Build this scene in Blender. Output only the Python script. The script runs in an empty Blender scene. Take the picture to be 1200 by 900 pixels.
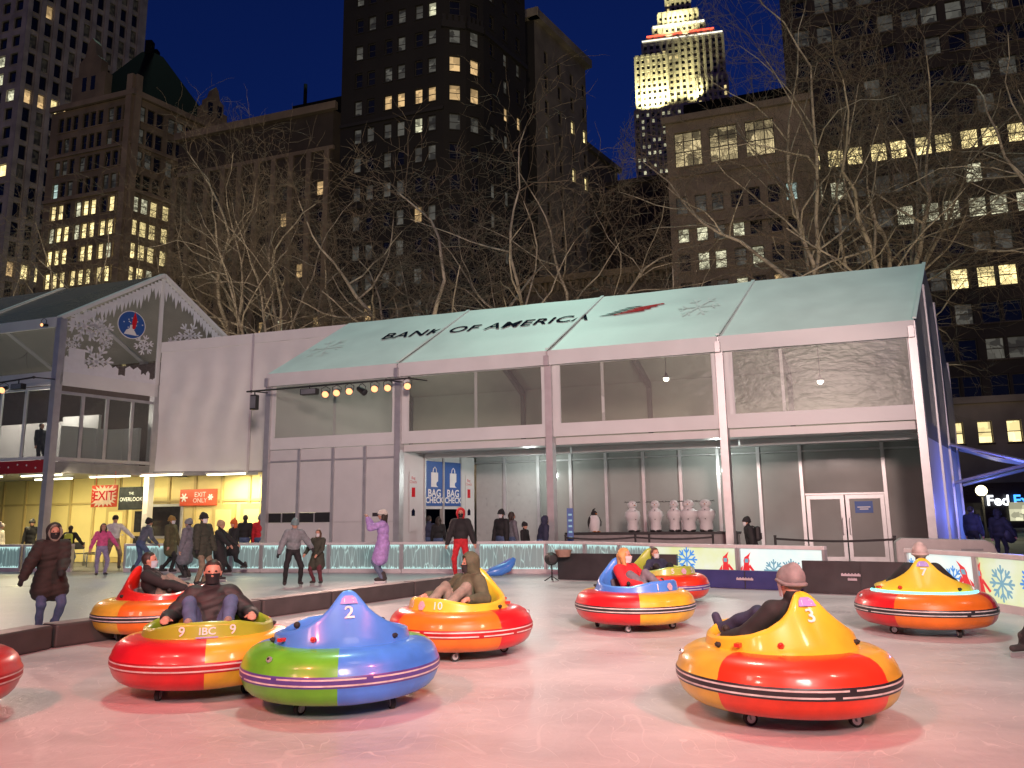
import bpy, bmesh, math, random
import numpy as np
from mathutils import Vector, Matrix
random.seed(7)
SC = bpy.context.scene
COL = SC.collection
PI = math.pi
def V(*a): return Vector(a)
SKY_STRENGTH = .125

# ------------------------------------------------------------------ materials
MATS = {}
def nodes_of(name):
    m = bpy.data.materials.new(name); m.use_nodes = True
    nt = m.node_tree
    return m, nt, nt.nodes['Principled BSDF'], nt.nodes['Material Output']
def mat(name, col, rough=.6, metal=0., var=.12, scale=6., bump=0., bscale=30., spec=.5, coat=0., coords='Object', detail=4):
    """principled surface with procedural colour variation and optional bump"""
    if name in MATS: return MATS[name]
    m, nt, p, out = nodes_of(name)
    N = nt.nodes; L = nt.links
    p.inputs['Roughness'].default_value = rough
    p.inputs['Metallic'].default_value = metal
    p.inputs['Specular IOR Level'].default_value = spec
    if coat: p.inputs['Coat Weight'].default_value = coat; p.inputs['Coat Roughness'].default_value = .1
    tc = N.new('ShaderNodeTexCoord')
    nz = N.new('ShaderNodeTexNoise'); nz.inputs['Scale'].default_value = scale; nz.inputs['Detail'].default_value = detail
    L.new(tc.outputs[coords], nz.inputs['Vector'])
    rp = N.new('ShaderNodeValToRGB')
    a = [max(0, c*(1-var)) for c in col[:3]]+[1]; b = [min(1, c*(1+var)) for c in col[:3]]+[1]
    rp.color_ramp.elements[0].color = a; rp.color_ramp.elements[1].color = b
    rp.color_ramp.elements[0].position = .3; rp.color_ramp.elements[1].position = .7
    L.new(nz.outputs['Fac'], rp.inputs['Fac']); L.new(rp.outputs['Color'], p.inputs['Base Color'])
    rr = N.new('ShaderNodeMapRange'); rr.inputs['To Min'].default_value = max(0, rough-.08); rr.inputs['To Max'].default_value = min(1, rough+.08)
    L.new(nz.outputs['Fac'], rr.inputs['Value']); L.new(rr.outputs['Result'], p.inputs['Roughness'])
    if bump:
        n2 = N.new('ShaderNodeTexNoise'); n2.inputs['Scale'].default_value = bscale; n2.inputs['Detail'].default_value = 3
        L.new(tc.outputs[coords], n2.inputs['Vector'])
        bp = N.new('ShaderNodeBump'); bp.inputs['Strength'].default_value = bump; bp.inputs['Distance'].default_value = .02
        L.new(n2.outputs['Fac'], bp.inputs['Height']); L.new(bp.outputs['Normal'], p.inputs['Normal'])
    MATS[name] = m
    return m
def emit(name, col, strength=1., base=(.02,.02,.02), noise=0., nscale=3., sample=False):
    """surface of something that gives off light"""
    if name in MATS: return MATS[name]
    m, nt, p, out = nodes_of(name)
    N = nt.nodes; L = nt.links
    p.inputs['Base Color'].default_value = (*base, 1); p.inputs['Roughness'].default_value = .4
    p.inputs['Emission Color'].default_value = (*col, 1); p.inputs['Emission Strength'].default_value = strength
    if noise:
        tc = N.new('ShaderNodeTexCoord'); oi = N.new('ShaderNodeObjectInfo')
        ad = N.new('ShaderNodeVectorMath'); ad.operation = 'MULTIPLY_ADD'
        cb = N.new('ShaderNodeCombineXYZ'); L.new(oi.outputs['Random'], cb.inputs[0]); L.new(oi.outputs['Random'], cb.inputs[2])
        ad.inputs[1].default_value = (37, 11, 53); L.new(cb.outputs[0], ad.inputs[0]); L.new(tc.outputs['Object'], ad.inputs[2])
        nz = N.new('ShaderNodeTexVoronoi'); nz.inputs['Scale'].default_value = nscale; nz.distance = 'CHEBYCHEV'
        L.new(ad.outputs[0], nz.inputs['Vector'])
        sp = N.new('ShaderNodeSeparateColor'); L.new(nz.outputs['Color'], sp.inputs[0])
        mr = N.new('ShaderNodeMapRange'); mr.inputs['To Min'].default_value = strength*(1-noise); mr.inputs['To Max'].default_value = strength*(1+noise*.4)
        L.new(sp.outputs[0], mr.inputs['Value']); sx = N.new('ShaderNodeSeparateXYZ'); L.new(tc.outputs['Object'], sx.inputs[0])
        th = N.new('ShaderNodeMath'); th.operation = 'MULTIPLY_ADD'; th.inputs[1].default_value = 2.4; th.inputs[2].default_value = -.7; L.new(oi.outputs['Random'], th.inputs[0])
        gt = N.new('ShaderNodeMath'); gt.operation = 'GREATER_THAN'; L.new(sx.outputs[2], gt.inputs[0]); L.new(th.outputs[0], gt.inputs[1])
        bl = N.new('ShaderNodeMath'); bl.operation = 'MULTIPLY_ADD'; bl.inputs[1].default_value = -.45; bl.inputs[2].default_value = 1.; L.new(gt.outputs[0], bl.inputs[0])   # a drawn blind
        ml = N.new('ShaderNodeMath'); ml.operation = 'MULTIPLY'; L.new(mr.outputs['Result'], ml.inputs[0]); L.new(bl.outputs[0], ml.inputs[1])
        L.new(ml.outputs[0], p.inputs['Emission Strength'])
    if not sample: m.cycles.emission_sampling = 'NONE'
    MATS[name] = m
    return m
def clear(name, tint=(.9,.92,.9), refl=.1, haze=.05, rough=.06, bump=.25, bscale=2.5, hazecol=(.7,.7,.7)):
    """clear vinyl or glass: lets the view through, reflects with wrinkles"""
    if name in MATS: return MATS[name]
    m, nt, p, out = nodes_of(name)
    N = nt.nodes; L = nt.links
    N.remove(p)
    tr = N.new('ShaderNodeBsdfTransparent'); tr.inputs[0].default_value = (*tint, 1)
    gl = N.new('ShaderNodeBsdfGlossy'); gl.inputs['Roughness'].default_value = rough; gl.inputs[0].default_value = (.9,.9,.9,1)
    df = N.new('ShaderNodeBsdfDiffuse'); df.inputs[0].default_value = (*hazecol, 1)
    tc = N.new('ShaderNodeTexCoord'); mp = N.new('ShaderNodeMapping'); mp.inputs['Scale'].default_value = (1, 1, 2.5)
    nz = N.new('ShaderNodeTexNoise'); nz.inputs['Scale'].default_value = bscale; nz.inputs['Detail'].default_value = 3; nz.inputs['Distortion'].default_value = .8
    L.new(tc.outputs['Object'], mp.inputs[0]); L.new(mp.outputs[0], nz.inputs['Vector'])
    bp = N.new('ShaderNodeBump'); bp.inputs['Strength'].default_value = bump; bp.inputs['Distance'].default_value = .1
    L.new(nz.outputs['Fac'], bp.inputs['Height']); L.new(bp.outputs[0], gl.inputs['Normal'])
    lw = N.new('ShaderNodeLayerWeight'); lw.inputs[0].default_value = .5
    fr = N.new('ShaderNodeMath'); fr.operation = 'POWER'; fr.inputs[1].default_value = 4.; L.new(lw.outputs['Facing'], fr.inputs[0])
    ad = N.new('ShaderNodeMath'); ad.operation = 'MULTIPLY_ADD'; ad.inputs[1].default_value = .6; ad.inputs[2].default_value = .035+refl; L.new(fr.outputs[0], ad.inputs[0])
    m1 = N.new('ShaderNodeMixShader'); m1.inputs[0].default_value = haze; L.new(tr.outputs[0], m1.inputs[1]); L.new(df.outputs[0], m1.inputs[2])
    gl.inputs[0].default_value = (.5,.5,.5,1)
    m2 = N.new('ShaderNodeMixShader'); L.new(ad.outputs[0], m2.inputs[0]); L.new(m1.outputs[0], m2.inputs[1]); L.new(gl.outputs[0], m2.inputs[2])
    L.new(m2.outputs[0], out.inputs[0])
    MATS[name] = m
    return m

# ------------------------------------------------------------------ objects
def tag(o, label=None, cat=None, group=None, kind=None):
    if label: o['label'] = label
    if cat: o['category'] = cat
    if group: o['group'] = group
    if kind: o['kind'] = kind
    return o
def thing(name, label, cat, loc=(0,0,0), rz=0, group=None):
    o = bpy.data.objects.new(name, None); COL.objects.link(o)
    o.location = loc; o.rotation_euler = (0, 0, rz); o.empty_display_size = .2
    return tag(o, label, cat, group)
def copy_tree(o, parent=None, **kw):
    c = o.copy(); COL.objects.link(c); c.parent = parent
    for ch in list(o.children): copy_tree(ch, c)
    for k, v in kw.items(): c[k] = v
    return c

class MB:
    """collects faces for ONE mesh object"""
    def __init__(s): s.v = []; s.f = []; s.m = []; s.sm = []
    def add(s, vs, fs, m=0, smooth=False):
        n = len(s.v); s.v += [tuple(v) for v in vs]
        for f in fs: s.f.append([i+n for i in f]); s.m.append(m); s.sm.append(smooth)
        return s
    def quad(s, a, b, c, d, m=0): return s.add([a,b,c,d], [(0,1,2,3)], m)
    def box(s, c, size, m=0, rz=0, rx=0, ry=0):
        x, y, z = [q/2 for q in size]
        R = Matrix.Rotation(rz,3,'Z') @ Matrix.Rotation(ry,3,'Y') @ Matrix.Rotation(rx,3,'X')
        vs = [R @ V(i*x,j*y,k*z)+V(*c) for i in (-1,1) for j in (-1,1) for k in (-1,1)]
        return s.add(vs, [(0,1,3,2),(4,6,7,5),(0,4,5,1),(2,3,7,6),(0,2,6,4),(1,5,7,3)], m)
    def cub(s, x0, x1, y0, y1, z0, z1, m=0):
        return s.box(((x0+x1)/2,(y0+y1)/2,(z0+z1)/2), (x1-x0,y1-y0,z1-z0), m)
    def bar(s, a, b, w, h, m=0, up=(0,0,1)):
        a = V(*a); b = V(*b); d = (b-a).normalized(); u = V(*up)
        if abs(d.dot(u)) > .98: u = V(0,1,0)
        x = d.cross(u).normalized(); y = x.cross(d)
        vs = []
        for p in (a, b):
            for i, j in ((-1,-1),(1,-1),(1,1),(-1,1)): vs.append(p+x*(i*w/2)+y*(j*h/2))
        return s.add(vs, [(0,1,2,3),(7,6,5,4),(0,4,5,1),(1,5,6,2),(2,6,7,3),(3,7,4,0)], m)
    def tube(s, a, b, r0, r1=None, n=8, m=0, caps=True, smooth=True):
        r1 = r0 if r1 is None else r1
        a = V(*a); b = V(*b); d = (b-a).normalized()
        x = d.orthogonal().normalized(); y = d.cross(x)
        vs = [p+(x*math.cos(2*PI*i/n)+y*math.sin(2*PI*i/n))*r for p, r in ((a,r0),(b,r1)) for i in range(n)]
        s.add(vs, [(i,(i+1)%n,n+(i+1)%n,n+i) for i in range(n)], m, smooth)
        if caps: s.add(vs, [tuple(range(n-1,-1,-1)), tuple(range(n,2*n))], m)
        return s
    def path(s, pts, rs, n=6, m=0, caps=True):
        pts = [V(*p) for p in pts]
        if not hasattr(rs, '__len__'): rs = [rs]*len(pts)
        vs = []; x = None
        for i, p in enumerate(pts):
            d = (pts[min(i+1,len(pts)-1)]-pts[max(i-1,0)]).normalized()
            x = d.orthogonal().normalized() if x is None else (x-d*x.dot(d)).normalized()
            y = d.cross(x)
            vs += [p+(x*math.cos(2*PI*k/n)+y*math.sin(2*PI*k/n))*rs[i] for k in range(n)]
        k = len(pts)
        s.add(vs, [(i*n+j, i*n+(j+1)%n, (i+1)*n+(j+1)%n, (i+1)*n+j) for i in range(k-1) for j in range(n)], m, True)
        if caps: s.add(vs, [tuple(range(n-1,-1,-1)), tuple(range((k-1)*n,k*n))], m)
        return s
    def lathe(s, prof, c=(0,0,0), n=24, m=0, smooth=True, closed=False, ax='Z'):
        vs = []; k = len(prof)
        for r, z in prof:
            for i in range(n):
                a = 2*PI*i/n
                p = (r*math.cos(a), r*math.sin(a), z)
                if ax == 'X': p = (p[2], p[0], p[1])
                if ax == 'Y': p = (p[0], p[2], p[1])
                vs.append((p[0]+c[0], p[1]+c[1], p[2]+c[2]))
        rng = k if closed else k-1
        s.add(vs, [(i*n+j, i*n+(j+1)%n, ((i+1)%k)*n+(j+1)%n, ((i+1)%k)*n+j) for i in range(rng) for j in range(n)], m, smooth)
        if not closed:
            if prof[0][0] > 1e-4: s.add(vs[:n], [tuple(range(n-1,-1,-1))], m)
            if prof[-1][0] > 1e-4: s.add(vs[-n:], [tuple(range(n))], m)
        return s
    def ball(s, c, r, m=0, n=12, R=None):
        r = r if hasattr(r, '__len__') else (r,r,r)
        vs = []; k = n//2+1
        for i in range(k):
            t = PI*i/(k-1)
            for j in range(n):
                a = 2*PI*j/n
                p = V(r[0]*math.sin(t)*math.cos(a), r[1]*math.sin(t)*math.sin(a), r[2]*math.cos(t))
                if R is not None: p = R @ p
                vs.append(p+V(*c))
        return s.add(vs, [(i*n+j,(i+1)*n+j,(i+1)*n+(j+1)%n,i*n+(j+1)%n) for i in range(k-1) for j in range(n)], m, True)
    def prism(s, poly, fn, th, m=0):
        """extrude a 2-D polygon: fn(u, v, w) -> 3-D point, w from 0 to th"""
        n = len(poly)
        vs = [fn(u, v, 0) for u, v in poly]+[fn(u, v, th) for u, v in poly]
        return s.add(vs, [tuple(range(n-1,-1,-1)), tuple(range(n,2*n))]+[(i,(i+1)%n,n+(i+1)%n,n+i) for i in range(n)], m)
    def sheet(s, fn, nu, nv, th, m=0, mb=None):
        """a thin slab: fn(u, v, w) with u, v in 0..1 and w the depth"""
        mb = m if mb is None else mb
        g = [[fn(i/nu, j/nv, w) for i in range(nu+1) for j in range(nv+1)] for w in (0, th)]
        k = nv+1; q = [(i*k+j,(i+1)*k+j,(i+1)*k+j+1,i*k+j+1) for i in range(nu) for j in range(nv)]
        n = (nu+1)*k
        s.add(g[0]+g[1], q, m, True); 
        s.add(g[0]+g[1], [tuple(x+n for x in reversed(f)) for f in q], mb, True)
        rim = [i*k for i in range(nu+1)]+[nu*k+j for j in range(1,nv+1)]+[i*k+nv for i in range(nu-1,-1,-1)]+[j for j in range(nv-1,0,-1)]
        r = len(rim)
        s.add(g[0]+g[1], [(rim[i],rim[(i+1)%r],rim[(i+1)%r]+n,rim[i]+n) for i in range(r)], m)
        return s
    def build(s, name, mats, parent=None, xf=None, bevel=0, fix=True, loc=None):
        mats = mats if isinstance(mats, (list, tuple)) else [mats]
        vs = s.v
        if xf:
            off = V(*loc) if loc else V(0,0,0); q = parent
            while q: off = off+q.location; q = q.parent
            vs = [tuple(V(*xf(*v))-off) for v in vs]
        me = bpy.data.meshes.new(name); me.from_pydata(vs, [], s.f)
        for mm in mats: me.materials.append(mm)
        me.polygons.foreach_set('material_index', s.m); me.polygons.foreach_set('use_smooth', s.sm)
        if bevel or fix:
            bm = bmesh.new(); bm.from_mesh(me)
            if fix or bevel: bmesh.ops.remove_doubles(bm, verts=bm.verts, dist=1e-5); bmesh.ops.recalc_face_normals(bm, faces=bm.faces)
            if bevel:
                ed = [e for e in bm.edges if len(e.link_faces) == 2 and e.calc_face_angle(0) > .5]
                bmesh.ops.bevel(bm, geom=ed, offset=bevel, segments=2, affect='EDGES', profile=.5, clamp_overlap=True)
            for e in bm.edges:
                if len(e.link_faces) == 2 and e.calc_face_angle(0) > .75: e.smooth = False
            bm.to_mesh(me); bm.free()
        me.update()
        o = bpy.data.objects.new(name, me); COL.objects.link(o)
        if parent: o.parent = parent
        elif loc: o.location = loc
        return o

def text_polys(body, size=1., depth=0., align='CENTER', bold=0., shear=0., space=1.):
    """lettering as a mesh: returns (verts, faces) laid out in x/y"""
    cu = bpy.data.curves.new('lettering', 'FONT'); cu.body = body; cu.size = size; cu.extrude = depth
    cu.align_x = align; cu.align_y = 'CENTER'; cu.offset = bold; cu.shear = shear; cu.space_character = space; cu.resolution_u = 3
    o = bpy.data.objects.new('lettering', cu); COL.objects.link(o)
    bpy.context.view_layer.update()
    ev = o.evaluated_get(bpy.context.evaluated_depsgraph_get()); me = ev.to_mesh()
    vs = [tuple(v.co) for v in me.vertices]; fs = [tuple(p.vertices) for p in me.polygons]
    ev.to_mesh_clear(); bpy.data.objects.remove(o); bpy.data.curves.remove(cu)
    return vs, fs
def text_on(mb, body, size, fn, m=0, depth=0., **kw):
    vs, fs = text_polys(body, size, depth, **kw)
    mb.add([fn(*v) for v in vs], fs, m)
    return mb

# ------------------------------------------------------------------ the camera (a real one: 27 mm, about eye height)
F = 900.; PITCH = math.atan(156/900); ROLL = .014; H = 1.52
cp, sp_, cr, sr = math.cos(PITCH), math.sin(PITCH), math.cos(ROLL), math.sin(ROLL)
FW = V(0,cp,sp_); U0 = V(0,-sp_,cp); R0 = V(1,0,0)
RT = R0*cr-U0*sr; UP = U0*cr+R0*sr
cam = bpy.data.cameras.new('camera'); co = bpy.data.objects.new('camera', cam); COL.objects.link(co)
cam.sensor_width = 36; cam.lens = 36*F/1200; cam.clip_end = 3000; cam.clip_start = .05
co.matrix_world = Matrix.Translation((0,0,H)) @ Matrix((RT, UP, -FW)).transposed().to_4x4()
SC.camera = co
def ray(px, py): return FW+RT*((px-600)/F)+UP*(-(py-450)/F)
def gnd(px, py, z=0):
    d = ray(px, py); t = (z-H)/d.z; return V(d.x*t, d.y*t, z)
def atY(px, py, Y):
    d = ray(px, py); t = Y/d.y; return V(d.x*t, Y, H+d.z*t)
# street grid of the place: D runs along the facades, B away from the viewer
D = V(.949,-.316,0); B = V(.57,.82,0)
# ------------------------------------------------------------------ dusk sky, city light, stage lights
SC.view_settings.view_transform = 'Standard'; SC.view_settings.look = 'None'
SC.view_settings.exposure = 0; SC.view_settings.gamma = 1; SC.view_settings.use_curve_mapping = False
SC.cycles.max_bounces = 6; SC.cycles.diffuse_bounces = 2; SC.cycles.glossy_bounces = 3; SC.cycles.transparent_max_bounces = 12; SC.cycles.transmission_bounces = 4
SC.cycles.caustics_reflective = False; SC.cycles.caustics_refractive = False; SC.cycles.sample_clamp_indirect = 3.
SC.cycles.use_denoising = True
W = bpy.data.worlds.new('World'); SC.world = W; W.use_nodes = True
wn = W.node_tree; bg = wn.nodes['Background']
sk = wn.nodes.new('ShaderNodeTexSky'); sk.sky_type = 'NISHITA'; sk.sun_disc = False
SUN_EL = math.radians(0)
sk.sun_elevation = SUN_EL; sk.sun_rotation = math.radians(200); sk.ozone_density = 6.; sk.air_density = 1.; sk.dust_density = .3
mixc = wn.nodes.new('ShaderNodeMix'); mixc.data_type = 'RGBA'; mixc.blend_type = 'MULTIPLY'; mixc.inputs[0].default_value = 1
wn.links.new(sk.outputs[0], mixc.inputs[6]); mixc.inputs[7].default_value = (1.7,1.02,1.35,1)
wn.links.new(mixc.outputs[2], bg.inputs['Color']); bg.inputs['Strength'].default_value = SKY_STRENGTH

def sun(name, col, e, direction, ang=.5):
    l = bpy.data.lights.new(name, 'SUN'); l.color = col; l.energy = e; l.angle = math.radians(ang)
    o = bpy.data.objects.new(name, l); COL.objects.link(o)
    o.rotation_euler = V(*direction).to_track_quat('-Z', 'Y').to_euler(); return o
def spot(name, loc, target, col, e, size=60, blend=.6, r=.25):
    l = bpy.data.lights.new(name, 'SPOT'); l.color = col; l.energy = e; l.spot_size = math.radians(size); l.spot_blend = blend; l.shadow_soft_size = r
    o = bpy.data.objects.new(name, l); COL.objects.link(o); o.location = loc
    o.rotation_euler = (V(*target)-V(*loc)).to_track_quat('-Z', 'Y').to_euler(); return o
def point(name, loc, col, e, r=.15):
    l = bpy.data.lights.new(name, 'POINT'); l.color = col; l.energy = e; l.shadow_soft_size = r
    o = bpy.data.objects.new(name, l); COL.objects.link(o); o.location = loc; return o
def area(name, loc, target, col, e, sx, sy):
    l = bpy.data.lights.new(name, 'AREA'); l.shape = 'RECTANGLE'; l.size = sx; l.size_y = sy; l.color = col; l.energy = e
    o = bpy.data.objects.new(name, l); COL.objects.link(o); o.location = loc
    o.rotation_euler = (V(*target)-V(*loc)).to_track_quat('-Z', 'Y').to_euler(); return o

# the bank of floodlights on the towers behind: cool green-white, high, from behind the tent
sun('tower_floodlight', (.60,1.,.80), 1.0, (.10,-.42,-1), 7)
spot('stage_flood_red', (8,-1,9.), (-2.2,7.6,0), (1,.17,.14), 5600, 58, 1., .5)
spot('stage_flood_red', (-7,-2,9.), (.2,8.2,0), (1,.18,.14), 5600, 64, 1., .5)  # half of the red light, added on this side to soften shadows
spot('rink_fill', (2,2,11), (1,14,0), (1,.82,.72), 700, 120, 1., 1.5)  # added soft fill over the ice, not a lamp of the rink
spot('stage_flood_far', (13.,6.,9.5), (-1,17,0), (1,.40,.36), 1700, 60, .9, .9)
spot('stage_flood_west', (-12,-3.,10.), (-1,13,1.), (1,.42,.36), 1500, 95, .8, .9)
spot('facade_flood', (2,-6,8), (0.,24,4.0), (1,.72,.65), 19000, 60, .6, 1.6)
for i, s_ in enumerate((3.2, 4.1, 5.4)):
    p = V(-8.36,25.95,0)+D*s_-B*.95+V(0,0,5.3)
    spot('stage_lamp_beam', p, ((2,10,0),(-2,13,0),(5,14,0))[i], (1,.62,.52), 900, 60, .6, .12)
spot('pavilion_lamp_beam', V(-15.44,25.6,5.7)-D*1.5-B*1., (-9,15,0), (1,.6,.5), 900, 70, .6, .12)
# added warm spots give facades and trees the city glow, park uplights below
spot('city_glow_spot', (-6,-30,15), (-45,85,60), (1,.77,.50), 105000, 56, .5, 2.)
spot('city_glow_spot', (6,-30,15), (32,80,56), (1,.77,.50), 50000, 56, .5, 2.)
for x, y, e in ((-20,37,1900), (-6,34,2300), (8,31,1900), (24,28,2200)):
    spot('tree_uplight', (x,y,.6), (x+1,y+8,14), (1,.74,.46), e, 110, .8, .3)

# ------------------------------------------------------------------ ice and ground
def ice_material():
    m, nt, p, out = nodes_of('ice')
    N = nt.nodes; L = nt.links
    tc = N.new('ShaderNodeTexCoord')
    n1 = N.new('ShaderNodeTexNoise'); n1.inputs['Scale'].default_value = .55; n1.inputs['Detail'].default_value = 6; n1.inputs['Roughness'].default_value = .65
    mp = N.new('ShaderNodeMapping'); mp.inputs['Scale'].default_value = (1,2.2,1); mp.inputs['Rotation'].default_value = (0,0,.5)
    L.new(tc.outputs['Object'], mp.inputs[0]); L.new(mp.outputs[0], n1.inputs['Vector'])
    r1 = N.new('ShaderNodeValToRGB'); r1.color_ramp.elements[0].position = .32; r1.color_ramp.elements[1].position = .7
    r1.color_ramp.elements[0].color = (.45,.465,.48,1); r1.color_ramp.elements[1].color = (.615,.625,.635,1)
    L.new(n1.outputs['Fac'], r1.inputs[0])
    # skate and wheel scratches: thin contours of distorted noise
    n2 = N.new('ShaderNodeTexNoise'); n2.inputs['Scale'].default_value = .8; n2.inputs['Detail'].default_value = 2; n2.inputs['Distortion'].default_value = 1.0
    L.new(tc.outputs['Object'], n2.inputs['Vector'])
    ml = N.new('ShaderNodeMath'); ml.operation = 'MULTIPLY'; ml.inputs[1].default_value = 58; L.new(n2.outputs['Fac'], ml.inputs[0])
    sn = N.new('ShaderNodeMath'); sn.operation = 'SINE'; L.new(ml.outputs[0], sn.inputs[0])
    r2 = N.new('ShaderNodeMapRange'); r2.inputs['From Min'].default_value = .96; r2.inputs['From Max'].default_value = 1.; L.new(sn.outputs[0], r2.inputs['Value'])
    n3 = N.new('ShaderNodeTexNoise'); n3.inputs['Scale'].default_value = 9; n3.inputs['Detail'].default_value = 5; L.new(tc.outputs['Object'], n3.inputs['Vector'])
    mu = N.new('ShaderNodeMath'); mu.operation = 'MULTIPLY'; L.new(r2.outputs[0], mu.inputs[0]); L.new(n3.outputs['Fac'], mu.inputs[1])
    n4 = N.new('ShaderNodeTexNoise'); n4.inputs['Scale'].default_value = 1.7; n4.inputs['Detail'].default_value = 2; n4.inputs['Distortion'].default_value = .5
    m4 = N.new('ShaderNodeMapping'); m4.inputs['Rotation'].default_value = (0,0,1.1); m4.inputs['Scale'].default_value = (1,.45,1); L.new(tc.outputs['Object'], m4.inputs[0]); L.new(m4.outputs[0], n4.inputs['Vector'])
    k4 = N.new('ShaderNodeMath'); k4.operation = 'MULTIPLY'; k4.inputs[1].default_value = 70; L.new(n4.outputs['Fac'], k4.inputs[0])
    s4 = N.new('ShaderNodeMath'); s4.operation = 'SINE'; L.new(k4.outputs[0], s4.inputs[0])
    r4 = N.new('ShaderNodeMapRange'); r4.inputs['From Min'].default_value = .975; r4.inputs['From Max'].default_value = 1.; L.new(s4.outputs[0], r4.inputs['Value'])
    n5 = N.new('ShaderNodeTexNoise'); n5.inputs['Scale'].default_value = 3.1; n5.inputs['Detail'].default_value = 3; L.new(tc.outputs['Object'], n5.inputs['Vector'])
    r5 = N.new('ShaderNodeMapRange'); r5.inputs['From Min'].default_value = .45; r5.inputs['From Max'].default_value = .62; L.new(n5.outputs['Fac'], r5.inputs['Value'])
    k5 = N.new('ShaderNodeMath'); k5.operation = 'MULTIPLY'; L.new(r4.outputs[0], k5.inputs[0]); L.new(r5.outputs[0], k5.inputs[1])
    mu0 = mu; mu = N.new('ShaderNodeMath'); mu.operation = 'MAXIMUM'; L.new(mu0.outputs[0], mu.inputs[0]); L.new(k5.outputs[0], mu.inputs[1])
    k6 = N.new('ShaderNodeMath'); k6.operation = 'MULTIPLY'; k6.inputs[1].default_value = .62; L.new(mu.outputs[0], k6.inputs[0]); mu = k6
    mx = N.new('ShaderNodeMix'); mx.data_type = 'RGBA'; L.new(mu.outputs[0], mx.inputs[0]); L.new(r1.outputs[0], mx.inputs[6]); mx.inputs[7].default_value = (.74,.74,.74,1)
    L.new(mx.outputs[2], p.inputs['Base Color'])
    rg = N.new('ShaderNodeMapRange'); rg.inputs['From Min'].default_value = .3; rg.inputs['From Max'].default_value = .7; rg.inputs['To Min'].default_value = .26; rg.inputs['To Max'].default_value = .48
    L.new(n1.outputs['Fac'], rg.inputs['Value']); L.new(rg.outputs[0], p.inputs['Roughness'])
    ad = N.new('ShaderNodeMath'); ad.operation = 'MULTIPLY_ADD'; ad.inputs[1].default_value = .35; L.new(mu.outputs[0], ad.inputs[0]); L.new(n3.outputs['Fac'], ad.inputs[2])
    bp = N.new('ShaderNodeBump'); bp.inputs['Strength'].default_value = .32; bp.inputs['Distance'].default_value = .03
    L.new(ad.outputs[0], bp.inputs['Height']); L.new(bp.outputs[0], p.inputs['Normal'])
    p.inputs['Coat Weight'].default_value = .0; p.inputs['IOR'].default_value = 1.31; p.inputs['Specular IOR Level'].default_value = .6
    return m
mb = MB(); mb.quad((-400,-60,-.012),(400,-60,-.012),(400,900,-.012),(-400,900,-.012))
tag(mb.build('plaza_ground', mat('plaza stone', (.10,.095,.09), .75, var=.25, scale=.8, bump=.2, bscale=8)), kind='structure')
mb = MB(); pts = [(-40,-30),(30,-30),(30,4),(10.6,5),(8.75,12.2),(7.55,15.2),(6.7,16.6),(5.2,19.2),(2.7,21.05),(.38,21.62),(-3.7,22.45),(-7.6,23.25),(-14.4,25.25),(-40,33)]
mb.add([(x,y,0) for x,y in pts], [tuple(range(len(pts)))])
tag(mb.build('ice', ice_material()), kind='structure')
mb = MB(); p = V(10,44,-.006)
mb.quad(p-D*160-B*0, p+D*120, p+D*120+B*12, p-D*160+B*12)
tag(mb.build('street', mat('asphalt', (.05,.05,.05), .85, var=.2, scale=3)), kind='structure')
# ------------------------------------------------------------------ tents
VIN = mat('white vinyl', (.72,.73,.73), .45, var=.05, scale=1.2, bump=.12, bscale=3.)
ROOFV = mat('roof vinyl', (.74,.90,.85), .42, var=.06, scale=.9, bump=.1, bscale=2.)  # white vinyl, some of the floodlight's teal is put into the colour
ALU = mat('aluminium', (.55,.55,.56), .38, .55, var=.08, scale=4)
ALUD = mat('grey steel', (.25,.26,.27), .45, .4, var=.12, scale=4)
PANEL = mat('white wall panel', (.66,.66,.66), .4, var=.04, scale=2)
LINER = mat('tent liner', (.42,.42,.36), .7, var=.08, scale=1.5)
RAFT = mat('tent rafter', (.13,.13,.12), .6, var=.1)
BLACK = mat('matt black', (.02,.02,.022), .55, var=.2, scale=8)
NAVY = mat('navy ink', (.005,.007,.022), .8, var=.05, spec=.03)
REDI = mat('red ink', (.60,.02,.03), .7, var=.05, spec=.1)
BLUEP = mat('blue print', (.03,.10,.36), .45, var=.06)
WHITEP = mat('white print', (.8,.8,.8), .45, var=.02)
CLEARV = clear('clear vinyl', haze=.07, refl=.01, bump=.15, rough=.34)
GLASS = clear('sliding glass', tint=(.8,.84,.82), haze=.03, refl=.0, rough=.02, bump=.03, bscale=.6)
FROST = mat('grey glass wall', (.30,.31,.295), .12, var=.12, scale=.7, bump=.05, bscale=1.1, spec=.6)
O0 = V(-8.36,25.95,0)
def T(s, t, z): return O0+D*s+B*t+V(0,0,z)
EAVE, RIDGE, HW = 6.52, 9.0, 3.6

def frame_wall(mb, s0, s1, z0, z1, h, t, m=0, th=.05):
    """a wall with one hole h = (s0, s1, z0, z1)"""
    for a, b, c, d in ((s0,s1,z0,h[2]), (s0,s1,h[3],z1), (s0,h[0],h[2],h[3]), (h[1],s1,h[2],h[3])):
        mb.sheet(lambda u,v,w: (a+(b-a)*u, t+w+.012*math.sin(9*u+4*v), c+(d-c)*v), 6, 2, th, m)

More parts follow.
